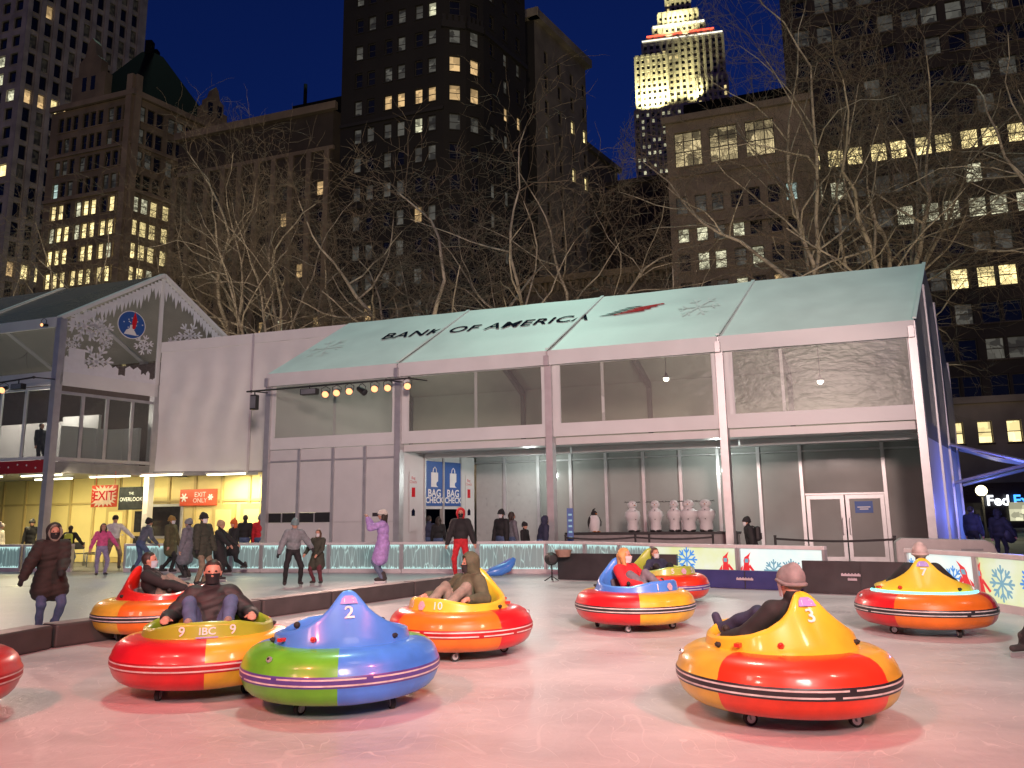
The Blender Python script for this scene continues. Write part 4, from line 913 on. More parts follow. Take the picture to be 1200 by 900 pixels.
# light bars and stage lamps
GLOWL = emit('stage lamp glow', (1,.40,.17), 2.3)
def stage_lamp(p, aim, label, lit=True, r=.11, group=None):
    t = thing('stage_lamp', label, 'stage lamp', p, 0, group); d = V(*aim).normalized(); x = d.cross(V(0,0,1)).normalized()
    mb = MB(); mb.tube(-d*.24, d*.08, r*.8, r, 16, 0, caps=False); mb.tube(-d*.30,-d*.24,r*.4,r*.8,16); mb.build('housing', BLACK, t)
    mb = MB(); mb.tube(d*.02, d*.05, r*.94, r*.94, 16); mb.build('lens', GLOWL if lit else GDOOR, t)
    mb = MB(); mb.path([x*(r+.01)-d*.05, x*(r+.03)-d*.05+V(0,0,.16), V(0,0,.24)-d*.05, -x*(r+.03)-d*.05+V(0,0,.16), -x*(r+.01)-d*.05], .012, 6); mb.build('yoke', BLACK, t)
    return t
def light_bar(a, b, label, drops):
    t = thing('light_bar', label, 'light bar', a); b = b-a
    mb = MB(); mb.tube((0,0,0), b, .03); mb.build('pipe', BLACK, t)
    for k in drops: mb = MB(); p = b*k; mb.tube(p, p+B*.85+V(0,0,.04), .02); mb.ball(p, .05, 0, 8); mb.build('bracket', BLACK, t)
light_bar(T(-.1,-.75,5.78), T(5.95,-.75,5.82), 'black pipe with a row of orange glowing lamps on the long tent', (.03,.86,.99))
od = ['first','second','third','fourth','fifth','sixth']
aim = (.1,-.93,-.36)
for i, (s, z) in enumerate(((2.95,5.50),(3.36,5.52),(3.82,5.54),(4.72,5.56),(5.18,5.56),(5.86,5.57))):
    stage_lamp(T(s,-.78,z), aim, 'orange glowing lamp on the tent light bar, %s from the left' % od[i], group='glowing lamps on the tent bar')
stage_lamp(T(4.3,-.75,5.5), (.7,-.5,-.5), 'unlit black lamp tilted down between the glowing lamps', False)
def bar_light(p, sx, sz, label):
    t = thing('speaker_box', label, 'speaker', p, math.atan2(D.y,D.x)); mb = MB(); mb.box((0,0,0),(sx,.18,sz)); mb.build('cabinet', BLACK, t, bevel=.02); mb = MB(); mb.box((0,-.094,0),(sx*.86,.008,sz*.8)); mb.build('grille', ALUD, t)
    mb = MB(); mb.tube((0,0,sz/2),(0,0,sz/2+.12),.02); mb.build('hanger', BLACK, t)
bar_light(T(2.33,-.75,5.62), .62, .2, 'flat black box hanging at the left of the glowing lamp row'); bar_light(T(.22,-.75,5.4), .24, .5, 'upright black loudspeaker hanging at the left end of the tent light bar')
light_bar(P(-6,-.75,6.0), P(.1,-.75,6.3), 'black pipe with two glowing lamps across the glazed pavilion', (.6,.99))
for i, s in enumerate((-1.62,-1.22)): stage_lamp(P(s,-.8,5.95), aim, 'orange glowing lamp on the pavilion light bar, %s' % ('left one', 'right one'), group='glowing lamps on the pavilion bar') if False else stage_lamp(P(s,-.8,5.95), aim, 'orange glowing lamp on the pavilion light bar, '+('left one','right one')[i], group='glowing lamps on the pavilion bar')
bar_light(P(-.6,-.75,6.02), .5, .2, 'flat black box on the pavilion light bar, right of its two lamps')
stage_lamp(P(-.35,-.35,8.2), (0,-1,-.2), 'small pink-white lamp high under the pavilion eaves', True, .06)
# ------------------------------------------------------------------ people
def rotm(fwd):
    """frame whose +Y is fwd (z kept up as far as possible)"""
    y = V(*fwd).normalized(); x = y.cross(V(0,0,1)); x = V(1,0,0) if x.length < 1e-4 else x.normalized(); return Matrix((x, y, x.cross(y))).transposed()
def ik(a, b, l1, l2, pole):
    d = b-a; L_ = min(d.length, (l1+l2)*.998); n = d.normalized(); b = a+n*L_
    x = (l1*l1-l2*l2+L_*L_)/(2*L_); hgt = math.sqrt(max(0, l1*l1-x*x))
    p = V(*pole); p = (p-n*p.dot(n)); p = p.normalized() if p.length > 1e-5 else n.orthogonal().normalized()
    return a+n*x+p*hgt, b
class Body:
    """union of tapered capsules and ellipsoids, turned into ONE continuous skin (surface nets)"""
    def __init__(s): s.p = []
    def cap(s, a, b, r0, r1, m, fold=0): s.p.append(('c', np.array(a[:]), np.array(b[:]), r0, r1, m, fold)); return s
    def ell(s, c, r, m, R=None, fold=0): s.p.append(('e', np.array(c[:]), np.array(R if R is not None else Matrix.Identity(3)), np.array(r), 0, m, fold)); return s
    @staticmethod
    def dist(p, X):
        if p[0] == 'c':
            a, b = p[1], p[2]; ab = b-a; t = np.clip(((X-a) @ ab)/max(1e-9, ab @ ab), 0, 1)
            d = np.linalg.norm(X-a-t[...,None]*ab, axis=-1)-(p[3]+(p[4]-p[3])*t)
        else:
            q = ((X-p[1]) @ p[2])/p[3]; k = np.linalg.norm(q, axis=-1); d = (k-1)*p[3].min() if False else (k-1)*k*1./np.maximum(1e-6, np.linalg.norm(q/p[3], axis=-1))
        if p[6] > 0: d = d+1.6*p[6]*np.sin(15*X[...,0]+2.5*np.sin(9*X[...,2]))*np.sin(19*X[...,2]+2*np.sin(11*X[...,1]+1))
        elif p[6] < 0: d = d+p[6]*np.abs(np.sin(PI*X[...,2]/.085+1.2*np.sin(9*X[...,0])))-p[6]*.6
        return d
    def mesh(s, name, mats, parent, vox=.014, blend=.02, cut=None):
        lo = np.min([np.minimum(p[1]-max(p[3],p[4]), p[2]-max(p[3],p[4])) if p[0]=='c' else p[1]-p[3].max() for p in s.p], axis=0)-.05
        hi = np.max([np.maximum(p[1]+max(p[3],p[4]), p[2]+max(p[3],p[4])) if p[0]=='c' else p[1]+p[3].max() for p in s.p], axis=0)+.05
        n = np.ceil((hi-lo)/vox).astype(int)+1; f = np.full(n, 1., np.float32)
        ax = [lo[i]+vox*np.arange(n[i]) for i in range(3)]
        for p in s.p:
            R = max(p[3],p[4]) if p[0]=='c' else p[3].max(); mg = blend+.04
            a = (np.minimum(p[1],p[2]) if p[0]=='c' else p[1])-R-mg; b = (np.maximum(p[1],p[2]) if p[0]=='c' else p[1])+R+mg
            i0 = np.clip(np.floor((a-lo)/vox).astype(int),0,n-1); i1 = np.clip(np.ceil((b-lo)/vox).astype(int)+1,1,n)
            X = np.stack(np.meshgrid(*[ax[i][i0[i]:i1[i]] for i in range(3)], indexing='ij'), -1)
            d = s.dist(p, X); sl = tuple(slice(i0[i],i1[i]) for i in range(3)); g = f[sl]
            h = np.clip(.5+.5*(g-d)/blend,0,1); f[sl] = np.where(g > .9, np.minimum(g,d), g*(1-h)+d*h-blend*h*(1-h))
        if cut is not None:
            X = np.stack(np.meshgrid(*ax, indexing='ij'), -1); f = np.maximum(f, cut(X))
        ins = f < 0; nx, ny, nz = n-1
        C = [(i,j,k) for i in (0,1) for j in (0,1) for k in (0,1)]
        cnt = sum(ins[i:i+nx,j:j+ny,k:k+nz].astype(int) for i,j,k in C); act = (cnt > 0) & (cnt < 8)
        idx = np.full(act.shape, -1); A = np.argwhere(act); idx[act] = np.arange(len(A))
        acc = np.zeros((len(A),3)); w = np.zeros(len(A))
        for c0 in C:
            for axn in range(3):
                if c0[axn]: continue
                c1 = list(c0); c1[axn] = 1
                f0 = f[A[:,0]+c0[0],A[:,1]+c0[1],A[:,2]+c0[2]]; f1 = f[A[:,0]+c1[0],A[:,1]+c1[1],A[:,2]+c1[2]]
                cr_ = (f0 < 0) != (f1 < 0); t = np.where(cr_, f0/np.where(cr_, f0-f1, 1), 0)
                P_ = np.tile(np.array(c0,float),(len(A),1)); P_[:,axn] += t; acc += P_*cr_[:,None]; w += cr_
        vs = lo+vox*(A+acc/w[:,None]); F_ = []
        for axn in range(3):
            u, v = (axn+1)%3, (axn+2)%3; s0 = [slice(None)]*3; s1 = [slice(None)]*3; s0[axn] = slice(0,-1); s1[axn] = slice(1,None)
            a_, b_ = ins[tuple(s0)], ins[tuple(s1)]; E = np.argwhere(a_ != b_)
            E = E[(E[:,u] > 0) & (E[:,v] > 0) & (E[:,u] < n[u]-1) & (E[:,v] < n[v]-1)]
            sg = a_[E[:,0],E[:,1],E[:,2]]; q = []
            for du, dv in ((-1,-1),(0,-1),(0,0),(-1,0)):
                e = E.copy(); e[:,u] += du; e[:,v] += dv; q.append(idx[e[:,0],e[:,1],e[:,2]])
            q = np.stack(q,1); F_.append(np.where(sg[:,None], q, q[:,::-1]))
        F_ = np.concatenate(F_); F_ = F_[(F_ >= 0).all(1)]
        cen = vs[F_].mean(1); best = np.full(len(cen), 9.); mi = np.zeros(len(cen), int)
        for p in s.p:
            d = s.dist(p, cen); k = d < best; best[k] = d[k]; mi[k] = p[5]
        me = bpy.data.meshes.new(name); me.from_pydata(vs.tolist(), [], F_.tolist())
        for m in mats: me.materials.append(m)
        me.polygons.foreach_set('material_index', mi.astype(np.int32)); me.polygons.foreach_set('use_smooth', [True]*len(mi)); me.update()
        o = bpy.data.objects.new(name, me); COL.objects.link(o); o.parent = parent; return o
def cloth(name, col, rough=.75): return mat('cloth '+name, col, rough, var=.22, scale=14, bump=.10, bscale=38)
def skin(t=0): return mat('skin %d' % t, ((.50,.27,.19),(.34,.17,.11),(.20,.10,.06))[t], .5, var=.06, scale=8)
CL = dict(black=(.016,.016,.018), puffer=(.022,.021,.023), brown=(.030,.023,.020), jeans=(.07,.11,.22), khaki=(.24,.19,.13), olive=(.09,.085,.04), parka=(.075,.085,.05), grey=(.20,.22,.24), greyblue=(.11,.13,.17), white=(.55,.56,.58), cream=(.6,.55,.5), pink=(.62,.10,.26), lavender=(.27,.25,.40), purple=(.42,.28,.62), red=(.55,.02,.03), navy=(.03,.035,.075), mustard=(.33,.2,.05), tan=(.40,.28,.17), maroon=(.12,.03,.04), beige=(.21,.195,.16), stripe=(.16,.16,.19), darkgreen=(.045,.05,.035), orange=(.62,.14,.03), teal=(.16,.24,.25), rose=(.20,.185,.185), palepink=(.45,.38,.36), blond=(.52,.30,.10), dark=(.03,.02,.015), brownhair=(.09,.045,.022), lightblue=(.42,.52,.60), shoe=(.05,.045,.045), tanshoe=(.30,.24,.2), greyshoe=(.25,.24,.23), jean2=(.12,.16,.25))
def C_(n): return cloth(n, CL[n], .62 if n in ('puffer',) else .78)
def person(label, pos, ang, h=1.72, top='black', legs='jeans', shoe='shoe', glove=None, hat=None, hair='dark', hood=None, mask=None, coat=0, pad=.022, puff=False, lean=0, side=0,
           LH=(-.25,.06,.80), RH=(.25,.06,.80), LF=(-.10,.0), RF=(.10,.0), pelvis=None, torso=None, head=(0,0), vox=.016, skn=0, skates=True, sit=False, feet=None, knees=(0,1,.1), elbows=(0,-1,-.35), longhair=False, heading=None, extra=None, beard=False, group=None, sleeve=None, pack=None):
    pos = V(pos[0], pos[1], pos[2] if len(pos) > 2 else 0)
    if heading is None:
        tc = V(-pos.x,-pos.y,0).normalized(); rv = V(-tc.y,tc.x,0); a = math.radians(ang); hd = tc*math.cos(a)+rv*math.sin(a)
    else: hd = V(*heading,0)
    rz = math.atan2(hd.y,hd.x)-PI/2
    t = thing('person', label, 'person', pos, rz, group); k = h/1.75
    base = .05 if skates and not sit else .0
    SK, TP, LG, SHm, GL, DK = 0, 1, 2, 3, 4, 5
    mats = [skin(skn), C_(top), C_(legs), C_(shoe), C_(glove) if glove else skin(skn), C_(sleeve or top)]
    b = Body(); fold = -.010 if puff else .0035
    pl = V(*(pelvis or (0,-.02,.90)))*k
    tv = V(*torso).normalized() if torso else V(math.sin(math.radians(side)), math.sin(math.radians(lean)), math.cos(math.radians(lean))).normalized()
    nb = pl+tv*.53*k; fr = tv.cross(V(1,0,0)) ; fr = V(0,1,0) if fr.length < .1 else -fr.normalized(); fr = fr if fr.y > 0 or abs(fr.y) < .2 else -fr
    rx = fr.cross(tv).normalized(); TR = Matrix((rx, fr, tv)).transposed()
    sh = [nb-tv*.05*k+rx*(sx*.165*k) for sx in (-1,1)]
    b.ell(pl+tv*.02*k, [q*k for q in (.155+pad*.6,.115+pad*.6,.13)], TP if coat or sit else LG, TR, fold*.6)
    b.ell(pl+tv*.16*k, [q*k for q in (.145+pad,.105+pad,.17)], TP, TR, fold); b.ell(pl+tv*.36*k, [q*k for q in (.165+pad,.112+pad,.19)], TP, TR, fold)
    b.cap(sh[0], sh[1], (.062+pad*.6)*k, (.062+pad*.6)*k, TP); b.cap(nb-tv*.03*k, nb+tv*.07*k, (.058+pad*.5)*k, (.05+pad*.4)*k, TP)
    # head
    hy, hp = math.radians(head[0]), math.radians(head[1])
    up = (tv+V(0,0,1.3)).normalized() if not sit else (tv*.5+V(0,0,1)).normalized()
    hc = nb+up*.155*k+V(math.sin(hy)*.01,.02*k,0)
    HR = Matrix.Rotation(-hy,3,'Z') @ Matrix.Rotation(hp,3,'X')
    HP = lambda x,y,z: hc+HR @ (V(x,y,z)*k)
    b.cap(nb+tv*.03*k, HP(0,-.015,-.05), .05*k, .05*k, SK)
    b.ell(HP(0,-.008,.02), [q*k for q in (.074,.092,.095)], SK, HR); b.ell(HP(0,.022,-.045), [q*k for q in (.056,.064,.068)], SK, HR)
    b.cap(HP(0,.083,.012), HP(0,.103,-.022), .010*k, .015*k, SK); b.cap(HP(-.02,.078,-.055), HP(.02,.078,-.055), .011*k, .011*k, SK)
    for sx in (-1,1): b.ell(HP(sx*.076,-.01,.0), [q*k for q in (.012,.022,.03)], SK, HR)
    # legs
    hips = [pl+V(sx*.085*k,0,-.02*k) for sx in (-1,1)]
    for i, sx in enumerate((-1,1)):
        ft = V(*(feet[i] if feet else ((LF,RF)[i][0],(LF,RF)[i][1],(LF,RF)[i][2] if len((LF,RF)[i]) > 2 else 0)))*k
        an = ft+V(0,-.03*k if not sit else 0,.075*k+base)
        kn, an = ik(hips[i], an, .43*k, .42*k, (sx*.25+knees[0],knees[1],knees[2]))
        b.cap(hips[i], kn, .092*k, .066*k, LG, .005); b.cap(kn, an, .066*k, .05*k, LG, .005)
        if sit: td = V(sx*.15,.6,.8).normalized(); toe = an+td*.12*k; heel = an-td*.05*k+V(0,.03,-.02)*k
        else: heel = an+V(0,-.04,-.03)*k; toe = an+V(sx*.025,.15,-.035)*k
        b.cap(heel, toe, .042*k, .036*k, SHm); b.cap(an+V(0,0,.09*k if not sit else 0), heel if not sit else an, .048*k, .045*k, SHm)
        if coat: b.cap(pl+V(sx*.05*k,0,0), pl+(kn-pl)*(.5 if sit else 1)*0+V(sx*(.075+.03*coat)*k, (kn.y-pl.y)*.5*coat, -.46*coat*k), (.125+pad)*k, (.12+pad+.03*coat)*k, TP, fold)
        if skates and not sit:
            c = (heel+toe)/2; d = toe-heel; mb = MB(); mb.box((c.x,c.y,base*.5+ft.z), (.008,.27*k,base*.9), 0, rz=math.atan2(-d.x,d.y)); mb.build('skate_blade', ALU, t)
        # arm and hand
        hd_t = V(*((LH,RH)[i]))*k; el, wr = ik(sh[i], hd_t, .29*k, .25*k, (sx*.5+elbows[0],elbows[1],elbows[2]))
        b.cap(sh[i], el, (.052+pad)*k, (.043+pad)*k, DK, fold); b.cap(el, wr, (.043+pad)*k, (.034+pad*.7)*k, DK, fold)
        f = (wr-el).normalized(); sd = f.cross(V(0,0,1)); sd = V(1,0,0) if sd.length < .2 else sd.normalized(); nm = sd.cross(f)
        pc = wr+f*.06*k; b.cap(wr, pc+f*.02*k, .026*k, .032*k, GL)
        for j in range(4):
            o = pc+sd*((j-1.5)*.019*k)+f*.025*k; l_ = (.034,.04,.038,.03)[j]*k
            m1 = o+f*l_-nm*.008*k; b.cap(o, m1, .0095*k, .009*k, GL); b.cap(m1, m1+(f*.7-nm*.75)*l_*.85, .009*k, .008*k, GL)
        th = pc-f*.02*k+sd*(-sx*.024*k); b.cap(th, th+(f*.5-sd*sx*.8-nm*.3)*.045*k, .011*k, .009*k, GL)
    if extra: extra(b, locals())
    b.mesh('body', mats, t, vox)
    for sx in (-1,1):
        mb = MB(); mb.ball(HP(sx*.031,.077,.02), [q*k for q in (.014,.009,.009)], 0, 8); mb.build('eye', mat('eye', (.04,.03,.03), .2), t)
    # head wear and hair
    vh = min(vox,.012)
    if hair and not hood:
        q = Body(); q.ell(HP(0,-.02,.03), [v*k for v in (.086,.098,.102)], 0, HR)
        if longhair:
            for sx in (-1,1): q.cap(HP(sx*.06,-.03,.0), HP(sx*.085,-.02 if longhair < 2 else .04,-.24), .045*k, .03*k, 0, .006)
            q.cap(HP(0,-.07,0), HP(0,-.09,-.25), .06*k, .04*k, 0, .006)
        Ri = np.array(HR.transposed()); c = np.array(hc[:])
        def cut(X):
            L_ = (X-c) @ Ri.T/k; return np.maximum(np.minimum(L_[...,1]-.02, .088-L_[...,2]-.25*(.09-L_[...,1])), .0*L_[...,0]-1)*1.0 if not longhair else np.minimum(np.minimum(L_[...,1]-.03,.07-L_[...,2]), .062-np.abs(L_[...,0]))
        q.mesh('hair', [cloth('hair '+hair, CL[hair], .55)], t, vh, .015, cut)
    if hat:
        kind, colr = hat; q = Body(); Ri = np.array(HR.transposed()); c = np.array(hc[:])
        q.ell(HP(0,-.012,.045), [v*k for v in (.095,.117,.108)], 0, HR, .003)
        if kind == 'beanie': q.cap(HP(0,-.03,.09), HP(0,-.045,.12), .07*k, .05*k, 0)
        cutz = -.022
        def cut2(X): 
            L_ = (X-c) @ Ri.T/k; return (cutz+.35*np.minimum(L_[...,1],.06)-L_[...,2])*1.
        q.mesh('hat', [C_(colr)], t, vh, .02, cut2)
        if kind in ('beanie','pom'):
            mb = MB(); n = 28; pts = [HP(.094*math.cos(2*PI*j/n),-.012+.114*math.sin(2*PI*j/n),.012+.35*max(-.03,min(.05,-.012+.114*math.sin(2*PI*j/n)))) for j in range(n+1)]; mb.path(pts, [(.015+.002*(j % 2))*k for j in range(n+1)], 8); mb.build('hat_cuff', C_(colr), t)
        if kind == 'bucket': 
            mb = MB(); mb.lathe([(.095*k,.05*k),(.135*k,.0),(.138*k,.0),(.10*k,.06*k)], n=20, closed=True); o = mb.build('hat_brim', C_(colr), t); o.location = HP(0,-.01,.03); o.rotation_euler = HR.to_euler()
        if kind == 'pom': mb = MB(); mb.ball(HP(0,-.03,.16), .035*k, 0, 10); mb.build('pompom', C_(colr), t)
        if kind == 'cap': mb = MB(); mb.sheet(lambda u,v,w: HP((u-.5)*.14,.085+.07*v*(1-(2*u-1)**2*.5),.06-.02*v-w), 6, 3, .008); mb.build('peak', C_(colr), t)
    if hood:
        q = Body(); q.ell(HP(0,-.02,.015), [v*k for v in (.115,.125,.145)], 0, HR, .005); q.cap(HP(0,-.05,-.09), HP(0,-.06,-.14), .09*k, .10*k, 0)
        Ri = np.array(HR.transposed()); c = np.array(HP(0,.10,-.005)[:])
        def cut3(X):
            L_ = (X-c) @ Ri.T/k; return -(np.linalg.norm(L_/np.array([.082,.09,.115]),axis=-1)-1)*.08
        q.mesh('hood', [C_(hood[0])], t, vh, .02, cut3)
        if len(hood) > 1:
            mb = MB(); n = 18; pts = [HP(.088*math.cos(2*PI*j/n),.062,-.005+.118*math.sin(2*PI*j/n)) for j in range(n+1)]; mb.path(pts, [.016*k+.006*k*math.sin(j*5) for j in range(n+1)], 7); mb.build('fur_trim', C_(hood[1]), t)
    if mask:
        mb = MB(); mb.sheet(lambda u,v,w: HP((.066+.004-w)*math.sin((u-.5)*2.7)*(.85+.2*v), .018+(.075-w+.024*math.exp(-((u-.5)*5)**2)*v)*math.cos((u-.5)*2.7), -.098+.098*v), 12, 6, .006)
        mb.build('face_mask', C_(mask), t)
    if pack:
        pc = pl+tv*.30*k-fr*(.20*k); p_ = thing('backpack', pack[1], 'backpack', t.matrix_basis @ pc if False else pos+Matrix.Rotation(rz,3,'Z') @ pc, rz)
        mb = MB(); mb.box((0,0,0),(.30*k,.16*k,.42*k)); mb.build('bag', C_(pack[0]) if pack[0] in CL else pack[0], p_, bevel=.06)
        mb = MB(); mb.box((0,-.09*k,-.07*k),(.22*k,.04*k,.18*k)); mb.build('pocket', C_('black'), p_, bevel=.015)
        for sx in (-1,1): mb = MB(); mb.path([V(sx*.1,.08,.18)*k,V(sx*.11,.16,.22)*k,V(sx*.12,.30,.14)*k,V(sx*.12,.32,.0)*k],.016*k,6); mb.build('strap', C_('black'), p_)
    return t
def on_ice(px, py, head): 
    p = gnd(px,py); return p, atY(px,head,p.y).z
def behind(px, Y, head): p = atY(px,head,Y); return V(p.x,p.y,0), p.z
def sk(label, px, py, top_y, ang, **k):
    p, h = on_ice(px,py,top_y); return person(label, p, ang, h-.02, **k)
def bh(label, px, Y, top_y, ang, **k):
    p, h = behind(px,Y,top_y); return person(label, p, ang, h, skates=False, vox=.02, **k)
def zipper(b, L): pass
# skaters
sk('person in a dark hooded puffer coat and jeans standing behind the foam barrier', 53,746,610,15, top='brown', legs='jeans', hood=('brown','beige'), hair=None, mask='black', pad=.05, puff=True, coat=.42, glove='black', LH=(-.06,.33,1.02), RH=(.46,.20,.84), vox=.013, shoe='greyshoe')
bh('person in a pale coat and pink hat at the far left picture edge', 2,27.6,612,70, top='cream', legs='jeans', hat=('pom','palepink'), pad=.035, coat=.3)
sk('person in black jacket and trousers behind the hooded figure', 33,664,607,-20, top='black', legs='black', hat=('beanie','black'), LH=(-.38,.1,.95), vox=.018)
sk('person in black jacket with a neon backpack, seen from behind', 79,669,614,165, top='black', legs='jean2', vox=.018, hair='dark', LH=(-.4,.1,1.05), RH=(.42,.1,1.0), pack=(mat('neon vinyl', (.50,.62,.06), .5), 'neon yellow-green backpack worn on a black jacket'))
sk('girl in a bright pink jacket and lilac trousers skating near the board gap', 117,676,611,10, top='pink', legs='lavender', hair='dark', longhair=2, vox=.016, LH=(-.42,.15,.98), RH=(.36,.2,.92), LF=(-.14,.0), RF=(.12,.1))
sk('person in a white jacket with arms spread wide behind the girl in pink', 131,668,602,5, top='white', legs='khaki', hat=('cap','black'), LH=(.62,.1,.98) if False else (-.60,.12,.95), RH=(.62,.12,.98), glove='black', vox=.018, LF=(-.2,.0), RF=(.16,-.1))
sk('person in a grey-blue jacket, jeans and black beanie bending forward', 163,672,604,120, top='greyblue', legs='jeans', hat=('beanie','black'), lean=22, LH=(-.3,.45,.95), RH=(.3,.35,.9), vox=.017, LF=(-.12,-.1), RF=(.12,.22))
sk('person in an olive coat with a mustard beanie gliding right', 198,672,603,60, top='olive', legs='black', hat=('beanie','mustard'), coat=.5, pad=.04, vox=.017, mask='white', LF=(-.1,-.28), RF=(.1,.16), LH=(-.3,.1,.86))
sk('child in a long grey puffer coat and grey hat', 217,679,606,-120, top='stripe', legs='black', hat=('beanie','grey'), coat=.7, pad=.04, puff=True, vox=.016)
sk('man in an olive-black jacket, khaki trousers and white mask', 235,687,599,45, top='darkgreen', legs='khaki', hat=('beanie','black'), mask='white', pad=.045, coat=.22, puff=True, vox=.014, RH=(.34,.16,.9), LH=(-.3,.1,.82), LF=(-.13,0), RF=(.14,.05), glove='black')
sk('person in a long black coat and tan beanie reaching sideways', 256,681,608,70, top='black', legs='black', hat=('beanie','tan'), coat=.75, pad=.035, vox=.016, LH=(-.3,.42,1.0), RH=(.3,.4,1.0), LF=(-.1,-.2), RF=(.1,.1))
sk('person with an orange hat and black coat kicking one leg back', 271,673,607,-60, top='black', legs='black', hat=('pom','orange'), hair='orange', longhair=1, coat=.4, vox=.017, LF=(-.1,-.38,.12), RF=(.1,.05), LH=(-.28,.3,.9))
sk('man in a grey jacket and knit cap leaning towards the girl in dark green', 342,688,605,8, top='grey', legs='black', hat=('beanie','teal'), lean=16, pad=.04, vox=.013, RH=(.46,.22,.86) if False else (.40,.28,.82), LH=(-.42,.22,.98), glove='black', RF=(.18,.05), LF=(-.2,.02), head=(0,-18), beard=True)
sk('girl in a dark green coat holding hands with the man in grey', 371,686,618,-25, top='darkgreen', legs='maroon', hair='brownhair', longhair=1, mask='white', coat=.62, pad=.03, vox=.013, RH=(.30,.24,.98), LH=(-.12,.26,.96), LF=(-.13,.02), RF=(.12,0))
sk('person in a lavender coat and white bucket hat raising a phone', 447,683,595,-100, top='purple', legs='jean2', hat=('bucket','cream'), hair='dark', longhair=1, coat=.7, pad=.035, vox=.013, LH=(-.08,.34,1.50), RH=(.10,.36,1.51), elbows=(0,.3,-1))
p_, h_ = on_ice(447,683,595)
t = thing('phone', 'phone held up by the person in the lavender coat', 'phone', atY(440,603,p_.y-.02), .5); MB().box((0,0,0),(.16,.012,.09)).build('case', BLACK, t, bevel=.004); MB().box((0,-.008,0),(.15,.004,.08)).build('screen', GDOOR, t)
sk('person in black jacket, red hood and bright red trousers', 540,679,593,0, top='black', legs='red', hood=('red',), hair=None, mask='black', pad=.04, vox=.014, LH=(-.34,.12,.86), RH=(.34,.12,.84), LF=(-.13,0), RF=(.13,0))
# people beyond the boards
bh('person in a black jacket seen from behind, left of the one in red', 288,26.0,602,170, top='black', hair='dark')
bh('person in a red puffer jacket and grey cap behind the boards', 306,26.0,602,160, top='red', hat=('beanie','grey'), pad=.04, puff=True)
bh('dark-haired person at the bag check counter, left one', 503,25.4,603,150, top='navy', hair='dark')
bh('dark-haired person at the bag check counter, right one', 514,25.0,604,175, top='black', hair='dark', longhair=1)
bh('person in black with a tall black hat in the group beside the tent post', 587,22.6,596,-40, top='black', hat=('beanie','black'), mask='white', pad=.04)
bh('person in dark coat with long black hair in the group beside the tent post', 600,22.9,598,120, top='stripe', hair='dark', longhair=1)
bh('small child in black between the long-haired person and the navy coat', 615,22.6,611,60, top='black', hat=('beanie','black'))
bh('person in a navy coat with fur hood leaning beside the tent post', 634,22.2,603,110, top='navy', hood=('navy','beige'), hair=None, pad=.05, lean=14)
bh('person in black walking left with a dark backpack, in front of the glass wall', 880,18.9,604,-75, top='black', legs='black', hat=('beanie','black'), mask='white', lean=14, pad=.04, pack=('puffer','dark backpack on the person walking past the glass wall'))
bh('person in a dark blue jacket by the lit shop, left one', 1137,23.5,592,150, top='navy', legs='black', hair='dark', pad=.04)
bh('person in black by the lit shop carrying a round bag', 1168,23.0,596,165, top='black', legs='black', hood=('black',), hair=None, pad=.05, RH=(.42,.05,.85))
t = thing('round_bag', 'dark round bag carried at the side by the person near the shop', 'bag', atY(1184,627,22.9), .3)
mb = MB(); mb.ball((0,0,0),(.24,.12,.24),0,14); mb.build('bag', C_('puffer'), t); mb = MB(); mb.path([(-.12,0,.2),(-.06,0,.36),(.06,0,.36),(.12,0,.2)],.015); mb.build('strap', C_('black'), t)
p_ = gnd(1262,775); person('person cut off by the right picture edge, one dark boot showing', p_, -30, 1.72, top='black', legs='black', hat=('beanie','black'), LF=(-.1,0), RF=(.42,.2), pad=.04, vox=.015)
pp = P(-1.75,.9,3.45); person('person in dark clothes standing on the upper floor of the glazed pavilion', pp, 40, 1.6, top='black', legs='black', skates=False, vox=.022)
# riders
SITP = dict(sit=True, pelvis=(0,.02,.45), torso=(0,-.34,.94), feet=((-.15,.44,.55),(.15,.44,.55)), LH=(-.37,.20,.72), RH=(.37,.20,.72), knees=(0,.2,1), elbows=(0,-.6,-.6), skates=False)
def rider(key, label, dz=0, **k):
    dz -= .05; k['h'] = k.get('h',1.7)*.95
    c = CARS[key]; m = Matrix.Rotation(c.rotation_euler.z,3,'Z') @ V(0,1,0); a = dict(SITP); a.update(k)
    return person(label, (c.location.x,c.location.y,dz), 0, heading=(m.x,m.y), **a)
rider('nine', 'man in a black puffer jacket and jeans sitting in the olive green bumper car', h=1.8, top='puffer', legs='jeans', shoe='tanshoe', hair='dark', mask='black', pad=.04, puff=True, vox=.010, skn=0)
rider('rear_red', 'person in black with a pale blue mask sitting in the red bumper car', h=1.75, top='black', legs='beige', hair='dark', mask='lightblue', pad=.035, vox=.012, LH=(-.2,.32,.72), RH=(.2,.36,.72))
rider('ten', 'person in an olive parka and black mask sitting in the golden bumper car', h=1.72, top='parka', legs='beige', hood=('parka',), hair=None, mask='black', pad=.04, vox=.012, shoe='greyshoe', head=(25,0))
rider('one', 'woman with long blonde hair in a red jacket sitting in blue bumper car 1', h=1.68, top='red', legs='stripe', hair='blond', longhair=2, mask='white', pad=.035, vox=.012, shoe='greyshoe', RH=(.25,.3,.7), LH=(-.25,.3,.7), head=(-20,0))
rider('five', 'boy with brown hair and white mask sitting in the lime green bumper car', h=1.5, top='navy', legs='black', hair='brownhair', mask='white', pad=.035, vox=.014, dz=.0)
